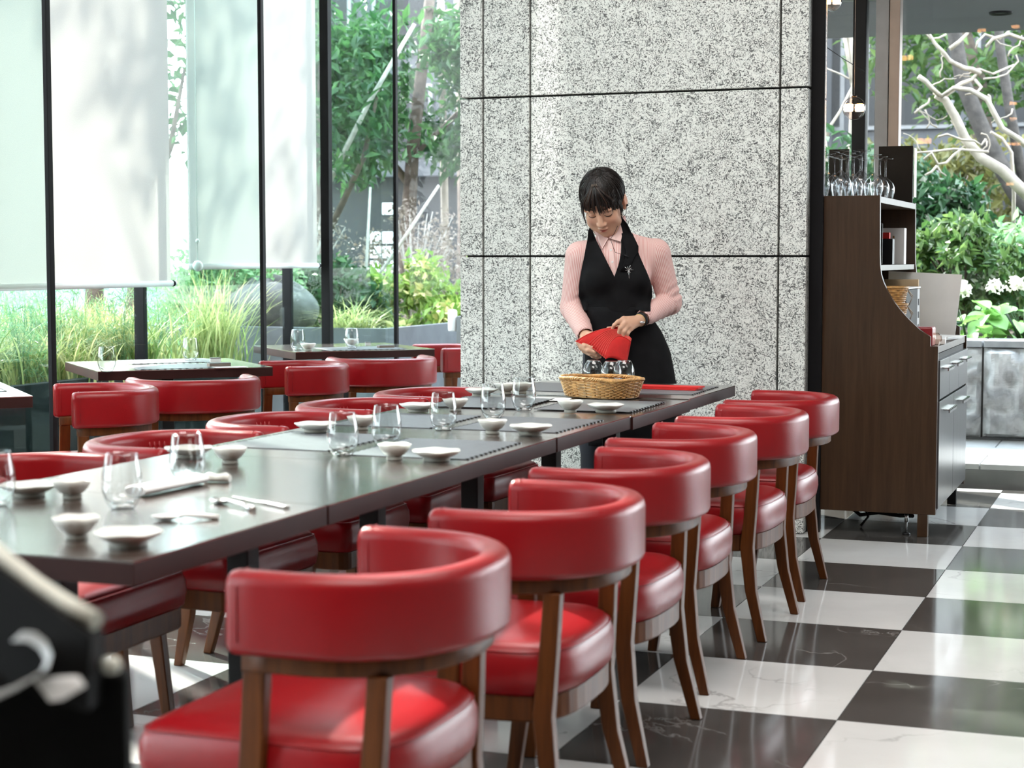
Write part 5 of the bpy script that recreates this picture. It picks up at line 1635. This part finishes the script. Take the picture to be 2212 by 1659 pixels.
V, F = body.mesh()
V = relax(V, F, 2, 0.4)
sk, nt, ln, b = newmat('skin')
at_ = N(nt, 'ShaderNodeAttribute', attribute_name='tone')
ln.new(at_.outputs['Color'], b.inputs['Base Color'])
b.inputs['Roughness'].default_value = 0.48
b.inputs['Subsurface Weight'].default_value = 0.12
b.inputs['Subsurface Radius'].default_value = (0.012, 0.005, 0.003)
nz = N(nt, 'ShaderNodeTexNoise', {'Scale': 420.0, 'Detail': 3.0})
tc = nt.new('ShaderNodeTexCoord')
ln.new(tc.outputs['Object'], nz.inputs['Vector'])
bp = N(nt, 'ShaderNodeBump', {'Strength': 0.05, 'Distance': 0.002})
ln.new(nz.outputs['Fac'], bp.inputs['Height'])
ln.new(bp.outputs[0], b.inputs['Normal'])
me = np_mesh('body', V, F)
loc = (V - HC) @ HB
def spot(c, r):
    return np.exp(-np.sum(((loc - np.array(c)) / np.array(r)) ** 2, 1))
tone = np.tile(np.array([0.60, 0.345, 0.235]), (len(V), 1))
def blend(tone, w, col):
    w = np.clip(w, 0, 1)[:, None]
    return tone * (1 - w) + np.array(col) * w
tone = blend(tone, 0.5 * (spot((0.042, 0.078, -0.03), (0.022, 0.03, 0.018)) + spot((-0.042, 0.078, -0.03), (0.022, 0.03, 0.018))), (0.60, 0.26, 0.18))
tone = blend(tone, 0.45 * (spot((0.084, -0.012, 0), (0.02, 0.03, 0.035)) + spot((-0.084, -0.012, 0), (0.02, 0.03, 0.035))), (0.62, 0.18, 0.11))
tone = blend(tone, 1.5 * spot((0, 0.096, -0.0695), (0.018, 0.014, 0.0080)) - 0.25, (0.42, 0.075, 0.06))
tone = blend(tone, 0.8 * spot((0, 0.098, -0.0700), (0.020, 0.012, 0.0016)), (0.14, 0.02, 0.02))
for s in (-1, 1):
    tone = blend(tone, 0.35 * spot((s * 0.032, 0.088, 0.004), (0.018, 0.012, 0.010)), (0.44, 0.22, 0.15))
ca = me.color_attributes.new('tone', 'FLOAT_COLOR', 'POINT')
ca.data.foreach_set('color', np.concatenate([tone, np.ones((len(V), 1))], 1).astype(np.float32).ravel())
bodyo = link('body', me, sk, who)
bv = BVHTree.FromPolygons([tuple(v) for v in V], [tuple(f) for f in F])

def face_pt(x, u, off=0.0008):
    o = H(x, 0.2, u)
    hit = bv.ray_cast(Vector(o), Vector(-HF), 0.3)
    p = np.array(hit[0]) if hit[0] is not None else H(x, 0.09, u)
    return tuple(p + HF * off)
M['hair'] = mat('dark_hair', (0.010, 0.0065, 0.0055), 0.42, spec=0.35, var=0.45, scale=60, bump=0.35, bscale=90, stretch=(1, 1, 0.25))
M['hair_tip'] = mat('brown_hair_tips', (0.030, 0.014, 0.008), 0.42, spec=0.35, var=0.4, scale=60)
lash = MB()
for s in (-1, 1):
    pts = []
    for i in range(9):
        t_ = i / 8
        x = s * (0.0165 + 0.032 * t_)
        pts.append(face_pt(x, -0.0035 - 0.0062 * math.sin(PI * t_) + 0.003 * t_))
    lash.tube(pts, [0.0006] + [0.0014] * 7 + [0.0008], 6)
lash.build('eyelashes', M['hair'], who)['kind'] = 'stuff'
br_ = MB()
for s in (-1, 1):
    pts = [face_pt(s * (0.015 + 0.036 * i / 7), 0.026 + 0.006 * math.sin(PI * i / 7 * 0.8) - 0.004 * i / 7) for i in range(8)]
    br_.tube(pts, [0.0012, 0.0022, 0.0024, 0.0024, 0.0022, 0.0018, 0.0014, 0.0008], 6)
br_.build('eyebrows', M['hair_tip'], who)['kind'] = 'stuff'

# --- hair: cap, low bun, fringe and side locks
hf = Field(tuple(HC - 0.2), tuple(HC + 0.2), 0.0034)
hf.ell(H(0, -0.016, 0.040), (0.0915, 0.107, 0.106), 0.01, HB)
hf.ell(H(0, -0.060, -0.030), (0.074, 0.058, 0.062), 0.03, HB)
hf.ell(H(0, -0.112, 0.035), (0.036, 0.030, 0.036), 0.012, HB)
hf.ell(H(0, 0.120, -0.050), (0.0740, 0.090, 0.105), 0.012, HB, True)
hf.ell(H(0, 0.03, -0.130), (0.12, 0.085, 0.080), 0.012, HB, True)
for s in (-1, 1):
    hf.ell(H(s * 0.096, -0.010, -0.008), (0.030, 0.027, 0.036), 0.006, HB, True)
HV, HFc = hf.mesh()
HV = relax(HV, HFc, 2, 0.4)
hl = (HV - HC) @ HB
ang = np.arctan2(hl[:, 0] + 0.004, hl[:, 1] - 0.02)
wv = 0.0014 * np.sin(ang * 26 + 3 * np.sin(hl[:, 2] * 30)) + 0.0009 * np.sin(ang * 61)
rad_ = np.linalg.norm(hl - np.array([0, -0.016, 0.04]), axis=1)[:, None]
HV = HV + ((hl - np.array([0, -0.016, 0.04])) / rad_ * wv[:, None]) @ HB.T
hair = link('hair', np_mesh('hair', HV, HFc), M['hair'], who)
rr = random.Random(3)
fr_, ft_ = MB(), MB()
def hair_surf(x, f, u, off):
    c = np.array([0, -0.016, 0.040])
    p = np.array([x, f, u]) - c
    k = np.linalg.norm(p / np.array([0.0875, 0.107, 0.106]))
    return c + p / k * (1 + off)
for i in range(52):
    t_ = (i + rr.uniform(-0.8, 0.8)) / 51
    xe = -0.079 + 0.150 * t_ + 0.004 * math.sin(t_ * 37)
    layer = 0.02 + 0.04 * rr.random()
    a = hair_surf(xe * 0.16 - 0.004, 0.055, 0.125, layer * 0.5)
    b2 = hair_surf(xe * 0.62, 0.080, 0.098, layer)
    c2_ = hair_surf(xe * 0.92, 0.088 - abs(xe) * 0.35, 0.058, layer)
    ue = 0.022 + rr.uniform(-0.016, 0.020) - (0.016 if xe < -0.055 else 0) - 0.010 * max(0, (abs(xe) - 0.05)) / 0.03
    fe = 0.094 - 6.2 * xe * xe + rr.uniform(-0.002, 0.004)
    d2 = np.array([xe + rr.uniform(-0.004, 0.004), fe, ue])
    P = [H(*a), H(*b2), H(*c2_), H(*((c2_ + d2) / 2 + np.array([0, 0.003, 0]))), H(*d2)]
    # smooth the strand
    S = []
    for q in range(13):
        u_ = q / 12 * 4
        j = min(int(u_), 3)
        w_ = u_ - j
        p0, p1, p2, p3 = P[max(j - 1, 0)], P[j], P[j + 1], P[min(j + 2, 4)]
        S.append(tuple(0.5 * ((2 * p1) + (-p0 + p2) * w_ + (2 * p0 - 5 * p1 + 4 * p2 - p3) * w_ ** 2 + (-p0 + 3 * p1 - 3 * p2 + p3) * w_ ** 3)))
    r0 = rr.uniform(0.0020, 0.0038)
    (fr_ if rr.random() < 0.7 else ft_).tube(S, [r0 * 0.6, r0, r0 * 1.1, r0 * 1.1, r0 * 1.1, r0, r0, r0, r0 * 0.9, r0 * 0.8, r0 * 0.65, r0 * 0.45, 0.0004], 5)
for i in range(150):
    az_ = rr.uniform(0.5, 2 * PI - 0.5)
    P = []
    for q in range(9):
        t_ = 0.12 + 0.9 * q / 8
        th_ = t_ * 1.75
        d_ = np.array([math.sin(th_) * math.sin(az_), math.sin(th_) * math.cos(az_), math.cos(th_)])
        d_ = d_ * np.array([0.0875, 0.107, 0.106])
        p_ = np.array([0, -0.016, 0.040]) + d_ * (1.008 + 0.012 * math.sin(q * 0.9 + i))
        if p_[2] < -0.02 and p_[1] > -0.02:
            break
        P.append(tuple(H(*p_)))
    if len(P) > 3:
        r0 = rr.uniform(0.0012, 0.0024)
        fr_.tube(P, [r0 * 0.5] + [r0] * (len(P) - 2) + [r0 * 0.3], 4)
for s, drop, n in ((-1, -0.085, 8), (1, -0.055, 6)):
    for i in range(n):
        f0 = 0.035 + 0.022 * i / n + rr.uniform(-0.003, 0.003)
        top = hair_surf(s * 0.06, f0, 0.09, 0.02)
        mid = hair_surf(s * 0.083, f0, 0.02, 0.02)
        low = np.array([s * (0.079 - 0.010 * i / n), f0 + 0.004, drop * (0.45 + 0.55 * rr.random())])
        fr_.tube([tuple(H(*top)), tuple(H(*(top * 0.45 + mid * 0.55))), tuple(H(*mid)), tuple(H(*(mid * 0.5 + low * 0.5 + np.array([s * 0.003, 0.002, 0])))), tuple(H(*low))], [0.003, 0.0036, 0.0032, 0.0022, 0.0005], 5)
fr_.build('fringe', M['hair'], hair)['kind'] = 'stuff'
ft_.build('fringe_highlights', M['hair_tip'], hair)['kind'] = 'stuff'
pt_ = MB()
for i in range(5):
    a = hair_surf(-0.012 + 0.004 * i, 0.046 + 0.004 * (i % 2), 0.13, 0.012)
    b3 = hair_surf(-0.020 + 0.008 * i, 0.060, 0.12, 0.014)
    pt_.tube([tuple(H(*a)), tuple(H(*b3))], [0.0020, 0.0006], 5)
pt_.build('parting', mat('scalp_parting', (0.16, 0.115, 0.085), 0.6, var=0.2), hair)

# --- shirt
S_ = Field((-0.34, -0.24, 0.72), (0.34, 0.22, 1.40), 0.0048)
S_.ell(Q(1333, 582, 0.0), (0.150, 0.098, 0.155), 0.02)
S_.ell(Q(1338, 655, 0.0), (0.134, 0.092, 0.13), 0.03)
S_.ell(Q(1352, 745, 0.0), (0.160, 0.105, 0.10), 0.03)
S_.ell(Q(1291, 606, 0.062), (0.060, 0.055, 0.060), 0.03)
S_.ell(Q(1374, 602, 0.062), (0.060, 0.055, 0.060), 0.03)
S_.cone(SHR + [0.012, 0, -0.012], SHL + [-0.012, 0, -0.012], 0.056, 0.056, 0.03)
S_.cone(NB + [0, 0.0, 0.0], SHR + [0.01, 0, 0.008], 0.058, 0.040, 0.03)
S_.cone(NB + [0, 0.0, 0.0], SHL + [-0.01, 0, 0.008], 0.058, 0.040, 0.03)
S_.cone(NB + [0, 0, -0.03], H(0, -0.05, -0.085) + np.array([0.004, 0.006, -0.004]), 0.060, 0.060, 0.012)
S_.cone(SHR, ELR, 0.056, 0.050, 0.022)
S_.cone(SHL, ELL, 0.056, 0.050, 0.022)
CR, CL = WRR + (ELR - WRR) * 0.10, WRL + (ELL - WRL) * 0.14
S_.cone(ELR, CR, 0.050, 0.036, 0.012)
S_.cone(ELL, CL, 0.050, 0.036, 0.012)
# open the collar and the cuffs
S_.cone(H(0, -0.035, -0.07), H(0, 0.0, 0.06), 0.057, 0.075, 0.004, True)
S_.cone(CR + (WRR - ELR) * 0.015, WRR + (WRR - ELR) * 0.4, 0.0300, 0.0330, 0.003, True)
S_.cone(CL + (WRL - ELL) * 0.015, WRL + (WRL - ELL) * 0.4, 0.0300, 0.0330, 0.003, True)
SV, SF = S_.mesh()
SV = relax(SV, SF, 2, 0.5)
def seg(P, a, b):
    ba = b - a
    t = np.clip(((P - a) @ ba) / (ba @ ba), 0, 1)
    v = P - a - t[:, None] * ba
    return t, np.linalg.norm(v, axis=1), v
stripe = SV[:, 0].copy()
stripe = np.where(SV[:, 1] < 0.0, np.sign(SV[:, 0]) * 0.16 * np.arcsin(np.clip(np.abs(SV[:, 0]) / 0.165, 0, 1)), SV[:, 0])
fold = np.zeros(len(SV))
best = np.full(len(SV), 9.0)
for (a, b, e2, ph, side) in ((SHR, ELR, CR, 0.3, -1), (SHL, ELL, CL, 1.1, 1)):
    t1, d1, v1 = seg(SV, a, b)
    t2, d2, v2 = seg(SV, b, e2)
    on = np.minimum(d1 - 0.060, d2 - 0.054)
    out_ = (SV[:, 0] - (a[0] - side * 0.012)) * side > 0
    m_ = (on < 0.012) & (out_ | (d2 < 0.06))
    use2 = d2 - 0.05 < d1 - 0.056
    for sel, v, ax, t in ((m_ & ~use2, v1, (b - a), t1), (m_ & use2, v2, (e2 - b), t2)):
        ax = ax / np.linalg.norm(ax)
        ref = np.array([0, -1.0, 0]) - ax * (-ax[1])
        ref /= np.linalg.norm(ref)
        o2 = np.cross(ax, ref)
        an = np.arctan2(v @ o2, v @ ref)
        stripe = np.where(sel, an * 0.050, stripe)
    # sleeve creases gather at the elbow and near the cuff
    L1 = t1 * np.linalg.norm(b - a)
    L2 = t2 * np.linalg.norm(e2 - b)
    w1 = np.clip((t1 - 0.45) / 0.55, 0, 1)
    an1 = np.arctan2(v1[:, 2], v1[:, 0])
    an2 = np.arctan2(v2[:, 2], v2[:, 1])
    f1 = w1 * np.sin(L1 * 175 + 1.6 * np.sin(an1 + ph) + ph) * (0.5 + 0.5 * np.sin(an1 * 1 + 1 + ph))
    f2 = np.sin(L2 * 150 + 2.2 * np.sin(an2 + ph) + ph) * (0.5 + 0.5 * np.cos(an2 + ph)) * np.clip(1.2 - t2, 0, 1)
    fold += np.where(m_, np.where(use2, f2, f1), 0) * 0.0042
    cuff = np.clip(1 - np.abs(t2 - 0.80) / 0.02, 0, 1) * (m_ & use2)
    fold -= cuff * 0.002
tor = np.clip(1 - np.abs(np.abs(SV[:, 0]) - 0.12) / 0.05, 0, 1) * (SV[:, 1] < 0.02)
fold += tor * 0.003 * np.sin(SV[:, 2] * 60 + SV[:, 0] * 45)
smp = np_mesh('tmp', SV, SF)
nrm = np.zeros(len(SV) * 3, np.float32)
smp.vertices.foreach_get('normal', nrm)
nrm = nrm.reshape(-1, 3)
c_ = SV - np.array([0, 0, 1.05])
SV = SV + nrm * fold[:, None]
bpy.data.meshes.remove(smp)
shm, nt, ln, b = newmat('pink_striped_cotton')
sa = N(nt, 'ShaderNodeAttribute', attribute_name='stripe')
mu = N(nt, 'ShaderNodeMath', operation='MULTIPLY')
mu.inputs[1].default_value = 2 * PI / 0.0066
si = N(nt, 'ShaderNodeMath', operation='SINE')
ln.new(sa.outputs['Fac'], mu.inputs[0])
ln.new(mu.outputs[0], si.inputs[0])
r_ = ramp(nt, [(0.0, (0.76, 0.58, 0.54)), (0.56, (0.76, 0.56, 0.52)), (0.85, (0.58, 0.22, 0.21))])
ma = N(nt, 'ShaderNodeMath', operation='MULTIPLY_ADD')
ma.inputs[1].default_value = 0.5
ma.inputs[2].default_value = 0.5
ln.new(si.outputs[0], ma.inputs[0])
ln.new(ma.outputs[0], r_.inputs[0])
ln.new(r_.outputs[0], b.inputs['Base Color'])
b.inputs['Roughness'].default_value = 0.8
M['shirt'] = shm
me = np_mesh('shirt', SV, SF)
fa = me.attributes.new('stripe', 'FLOAT', 'POINT')
fa.data.foreach_set('value', stripe.astype(np.float32))
shirt = link('shirt', me, shm, who)
sbv = BVHTree.FromPolygons([tuple(v) for v in SV], [tuple(f) for f in SF])
M['shirt_plain'] = mat('pink_cotton', (0.76, 0.53, 0.50), 0.8, var=0.05)

def sheet(mb, rows):
    """one smooth patch from rows of points"""
    mb.loft(rows, False, False)

def on_front(x, z, off, y_def=-0.08):
    h = sbv.ray_cast(Vector((x, -0.6, z)), Vector((0, 1, 0)), 1.2)
    return (h[0].y if h[0] is not None else y_def) - off

GXn, GZn = 70, 60
gx = np.linspace(-0.22, 0.22, GXn)
gz = np.linspace(0.93, 1.42, GZn)
HFd = np.array([[on_front(x, z, 0.0, -0.05) for x in gx] for z in gz])
H0 = HFd.copy()
for _ in range(5):
    m = HFd.copy()
    m[1:-1] = (HFd[:-2] + HFd[2:] + HFd[1:-1]) / 3
    m2 = m.copy()
    m2[:, 1:-1] = (m[:, :-2] + m[:, 2:] + m[:, 1:-1]) / 3
    HFd = np.minimum(m2, H0 + 0.003)
def lay(x, z):
    a = np.clip((x - gx[0]) / (gx[1] - gx[0]), 0, GXn - 1.001)
    c = np.clip((z - gz[0]) / (gz[1] - gz[0]), 0, GZn - 1.001)
    i, j = int(a), int(c)
    u, w = a - i, c - j
    return (HFd[j, i] * (1 - u) + HFd[j, i + 1] * u) * (1 - w) + (HFd[j + 1, i] * (1 - u) + HFd[j + 1, i + 1] * u) * w
def drape(rows, nx, off, smooth=3):
    """rows: (py, left px, right px); returns grid of points lying on the shirt front"""
    G = []
    for py, a, c in rows:
        line = []
        for i in range(nx):
            px = a + (c - a) * i / (nx - 1)
            p = Q(px, py, 0.10)
            line.append([p[0], lay(p[0], p[2]) - off, p[2]])
        G.append(line)
    return np.array(G)

def interp(keys, n):
    k = np.array(keys, float)
    t = np.linspace(k[0, 0], k[-1, 0], n)
    return [(tt,) + tuple(np.interp(tt, k[:, 0], k[:, j]) for j in range(1, k.shape[1])) for tt in t]
M['apron'] = mat('black_apron_cloth', (0.008, 0.008, 0.009), 0.85, spec=0.10, var=0.2, scale=20, bump=0.15, bscale=700)
ap = MB()
L_ = interp([(497, 1271, 1280), (520, 1269, 1289), (545, 1264, 1301), (570, 1259, 1313), (598, 1255, 1326.5)], 26)
Rr = interp([(466, 1333.5, 1343), (485, 1336, 1357), (505, 1340, 1366), (525, 1342, 1372), (545, 1341, 1378), (570, 1336, 1388), (598, 1326.5, 1400)], 32)
Lb = interp([(598, 1255, 1326.5), (618, 1252, 1328), (640, 1251, 1330), (656, 1258, 1331), (672, 1263, 1332)], 22)
Rb = interp([(598, 1326.5, 1400), (618, 1328, 1408), (640, 1330, 1411), (656, 1331, 1406), (672, 1332, 1403)], 22)
for rows, nx in ((L_, 22), (Rr, 22), (Lb, 22), (Rb, 22)):
    ap.loft([[tuple(p) for p in line] for line in drape(rows, nx, 0.007, 4)], False, False)
# straps run over the shoulders to the nape
for pts in ([(1271, 497, 0.055), (1274, 489, 0.02), (1283, 481, -0.03), (1297, 476, -0.065)], [(1343, 466, 0.02), (1341, 460, -0.02), (1334, 462, -0.055), (1318, 470, -0.075)]):
    rows = []
    for px, py, v in pts:
        p, p2 = Q(px, py, v), Q(px + (9 if px < 1300 else -9), py + 2, v)
        rows.append([tuple(p), tuple((p + p2) / 2 + np.array([0, 0, 0.003])), tuple(p2)])
    ap.loft(rows, False, False)
apron = ap.build('apron_bib', M['apron'], who)
we_ = apron.modifiers.new('weld', 'WELD')
we_.merge_threshold = 0.0006
so_ = apron.modifiers.new('solid', 'SOLIDIFY')
so_.thickness = 0.003
so_.offset = -1
# skirt of the apron, wrapped round the hips
sk_rows = interp([(662, 1262, 1405, 0.098), (690, 1264, 1410, 0.104), (720, 1263, 1430, 0.112), (760, 1262, 1447, 0.122), (800, 1262, 1455, 0.126), (850, 1263, 1463, 0.130), (905, 1265, 1472, 0.134), (960, 1267, 1478, 0.138)], 30)
rings = []
for i, (py, a, c, dy) in enumerate(sk_rows):
    p0, p1 = Q(a, py, 0.0), Q(c, py, 0.0)
    cx_, hw = (p0[0] + p1[0]) / 2, (p1[0] - p0[0]) / 2
    ring = []
    for j in range(64):
        an = 2 * PI * j / 64
        cs, sn = math.cos(an), math.sin(an)
        n_ = 2.4
        w_ = 1 + 0.014 * (i / 29) * math.sin(an * 7 + i * 0.05)
        ring.append((cx_ + hw * w_ * math.copysign(abs(cs) ** (2 / n_), cs), dy * w_ * math.copysign(abs(sn) ** (2 / n_), sn), p0[2]))
    rings.append(ring)
ask = MB().loft(rings, True, False)
asko = ask.build('apron_skirt', M['apron'], who)
so_ = asko.modifiers.new('solid', 'SOLIDIFY')
so_.thickness = 0.003
so_.offset = -1
wb_ = MB()
rings = []
for py, a, c in ((657, 1258, 1407), (664, 1260.5, 1406.5), (671, 1261, 1406)):
    p0, p1 = Q(a, py, 0.0), Q(c, py, 0.0)
    cx_, hw = (p0[0] + p1[0]) / 2, (p1[0] - p0[0]) / 2
    rings.append([(cx_ + hw * 1.0 * math.cos(2 * PI * j / 48), 0.104 * math.sin(2 * PI * j / 48), p0[2]) for j in range(48)])
wbo = wb_.loft(rings, True, False).build('apron_waistband', M['apron'], who)
# lapel flap with its notch
lpm = MB()
rows = []
for py, a, c in ((505, 1343, 1367), (520, 1345, 1373), (533, 1348, 1379), (545, 1351, 1378), (557, 1350, 1369), (572, 1345, 1363), (586, 1338, 1352)):
    rows.append([(lambda p: (p[0], on_front(p[0], p[2], 0.0135), p[2]))(Q(a + (c - a) * q / 5, py, 0.1)) for q in range(6)])
lpm.loft(rows, False, False)
lo = lpm.build('apron_lapel', M['apron'], who)
so_ = lo.modifiers.new('solid', 'SOLIDIFY')
so_.thickness = 0.003
so_.offset = -1
# collar flaps, placket and buttons
co_ = MB()
def patch(poly, off0, off1):
    pts = []
    for px, py in poly:
        p = Q(px, py, 0.08)
        pts.append((p[0], on_front(p[0], p[2], off1, -0.06), p[2]))
    co_.add(pts, [tuple(range(len(pts)))])
patch([(1283, 499), (1290, 503), (1302, 509), (1314, 515), (1307, 527), (1300, 538), (1292, 520)], 0.008, 0.010)
patch([(1315, 515), (1322, 503), (1330, 488), (1336, 474), (1341, 486), (1345, 503), (1340, 523), (1328, 519)], 0.008, 0.012)
coo = co_.build('collar', M['shirt_plain'], shirt)
so_ = coo.modifiers.new('solid', 'SOLIDIFY')
so_.thickness = 0.0025
pk = MB()
rows = []
for i in range(12):
    py = 520 + 76 * i / 11
    cxp = 1317 + 8 * i / 11
    rows.append([(lambda p: (p[0], on_front(p[0], p[2], 0.0035), p[2]))(Q(cxp + d_, py, 0.09)) for d_ in (-5, -2, 2, 5)])
pk.loft(rows, False, False)
pk.build('placket', M['shirt_plain'], shirt)
for py, cxp in ((540, 1319), (566, 1322)):
    p = Q(cxp, py, 0.09)
    y = on_front(p[0], p[2], 0.006)
    MB().tube([(p[0], y, p[2]), (p[0], y + 0.003, p[2])], 0.0045, 12).build('button', M['white'], shirt)

# --- trousers and shoes
T_ = Field((-0.22, -0.19, -0.01), (0.30, 0.18, 0.86), 0.006)
for kx, fx in ((1308, 1287), (1400, 1400)):
    x1 = Q(fx, 900)[0]
    T_.cone(Q(kx, 770), np.array([x1, 0.0, 0.45]), 0.095, 0.066, 0.03)
    T_.cone(np.array([x1, 0.0, 0.45]), np.array([x1, 0.01, 0.065]), 0.064, 0.056, 0.02)
TV, TF = T_.mesh()
link('trousers', np_mesh('trousers', relax(TV, TF, 2), TF), mat('navy_trousers', (0.012, 0.014, 0.022), 0.8, var=0.2), who)
for fx in (1287, 1400):
    x1 = Q(fx, 900)[0]
    MB().loft([[(x1 + w_ * math.cos(2 * PI * j / 16), y_, max(0.004, z_ + h_ * math.sin(2 * PI * j / 16))) for j in range(16)] for y_, w_, z_, h_ in ((0.085, 0.020, 0.03, 0.022), (0.07, 0.038, 0.042, 0.040), (0.0, 0.043, 0.045, 0.044), (-0.08, 0.046, 0.032, 0.030), (-0.135, 0.040, 0.024, 0.022), (-0.165, 0.018, 0.018, 0.012))]).build('shoe', M['black'], who)

# --- watch, bracelet, earphone cable, pins
wp, wa = WRL + (ELL - WRL) * 0.03, (ELL - WRL) / np.linalg.norm(ELL - WRL)
def ringpts(c, ax, r, n=24):
    a = np.cross(ax, [0, 0, 1.0])
    a /= np.linalg.norm(a)
    b = np.cross(ax, a)
    return [tuple(c + r * (a * math.cos(2 * PI * i / n) + b * math.sin(2 * PI * i / n))) for i in range(n + 1)]
mb = MB()
for o_ in (-0.005, -0.0015, 0.002, 0.0055):
    mb.tube(ringpts(wp + wa * o_, wa, 0.0275), 0.0028, 6, caps=False)
mb.build('watch_strap', M['black'], who)
MB().tube(ringpts(wp - wa * 0.012, wa, 0.0262), 0.0012, 6, caps=False).build('bracelet', mat('gold', (0.60, 0.42, 0.16), 0.3, 0.9), who)
MB().lathe([(0, 0), (0.013, 0), (0.013, 0.006), (0.010, 0.008), (0, 0.008)], 20).build('watch_case', M['steel'], who, 0, tuple(wp + np.array([0.0, -0.030, -0.014])))
er = H(0.088, -0.005, -0.022)
MB().lathe([(0, -0.006), (0.006, -0.004), (0.007, 0), (0.005, 0.005), (0, 0.006)], 14).build('earphone', M['black'], who, 0, tuple(er))
cbm = MB()
pin = Q(1352, 553, 0.1)
pin[1] = on_front(pin[0], pin[2], 0.018)
n1 = Q(1338, 478, 0.085)
n2_ = Q(1318, 517, 0.11)
n3 = Q(1328, 545, 0.12)
cbm.tube([tuple(er), tuple(er + np.array([-0.002, -0.006, -0.035])), tuple(n1), tuple(Q(1327, 503, 0.105)), tuple(n2_), tuple(n3), tuple(pin)], 0.0011, 5)
cbm.build('earphone_cable', M['black'], who)
pm = MB()
p = Q(1357, 583, 0.1)
yb = on_front(p[0], p[2], 0.014)
for a in (0, 36, 72, 108, 144, 190, 250, 300):
    l = 0.014 if a % 72 else 0.020
    pm.tube([(p[0], yb, p[2]), (p[0] + l * math.cos(R(a)), yb - 0.003, p[2] + l * math.sin(R(a)))], 0.0011, 5)
pm.tube([(p[0], yb, p[2]), (p[0] + 0.002, yb - 0.003, p[2] - 0.035)], 0.0011, 5)
pm.build('pin', M['steel'], who)
MB().tube([tuple(pin + np.array([-0.008, 0, 0.004])), tuple(pin), tuple(pin + np.array([0.008, -0.002, -0.006]))], 0.004, 8).build('microphone_clip', M['black'], who)

# --- the napkins in her hands
mw_ = who.matrix_basis
def bez(a, c, b, t):
    return a * (1 - t) ** 2 + c * 2 * t * (1 - t) + b * t * t
NK = 11
M['hem'] = mat('red_hem', (0.80, 0.10, 0.08), 0.7, var=0.1)
ORDN = ['frontmost', 'second from the front', 'third from the front', 'fourth from the front', 'fifth from the front', 'middle one', 'fifth from the back', 'fourth from the back', 'third from the back', 'second from the back', 'rearmost']
for k in range(NK):
    u_ = k / (NK - 1)
    if k < 2:
        A = Q(1243 + 6 * k, 737 + 2 * k, 0.225)
        ct = Q(1287, 707 + 3 * k, 0.205)
        C = Q(1336, 706, 0.190)
        Ab, D = Q(1262, 745, 0.228), Q(1330, 735, 0.196)
        cb_ = Q(1296, 742, 0.222)
    else:
        vv = 0.214 + 0.0042 * k
        A = Q(1262 + 44 * u_, 737 + 34 * u_ , vv + 0.012)
        ct = Q(1327 - 3 * u_, 680 + 22 * u_, 0.196 + 0.0012 * k)
        C = Q(1365 - 2 * u_, 731 + 6 * u_, 0.188 + 0.0022 * k)
        Ab = Q(1270 + 39 * u_, 743 + 33 * u_, vv + 0.011)
        D = Q(1358 - 5 * u_, 770 + 17 * u_, 0.196 + 0.0022 * k)
        cb_ = Q(1312 + 10 * u_, 752 + 14 * u_, vv + 0.004)
    rows = []
    for i in range(17):
        t = i / 16
        top, bot = bez(A, ct, C, t), bez(Ab, cb_, D, t)
        rows.append([tuple(top * (1 - s) + bot * s + np.array([0, -0.006 * math.sin(PI * s) * math.sin(PI * t), 0])) for s in np.linspace(0, 1, 8)])
    t_ = thing('folded_napkin', 'red cloth napkin held in the two hands, ' + ORDN[NK - 1 - k] + ' in the fan', 'napkin', who.location, YAW, 'red napkins held in the hands')
    o = MB().loft(rows, False, False).build('cloth', M['red_cloth'], t_)
    s_ = o.modifiers.new('solid', 'SOLIDIFY')
    s_.thickness = 0.0016
    MB().tube([tuple(np.array(r_[0]) + np.array([0, -0.0012, 0])) for r_ in rows], 0.0011, 5).build('hem', M['hem'], t_)
    MB().tube([tuple(np.array(p_) + np.array([0, -0.0012, 0])) for p_ in rows[0]], 0.0011, 5).build('hem', M['hem'], t_)
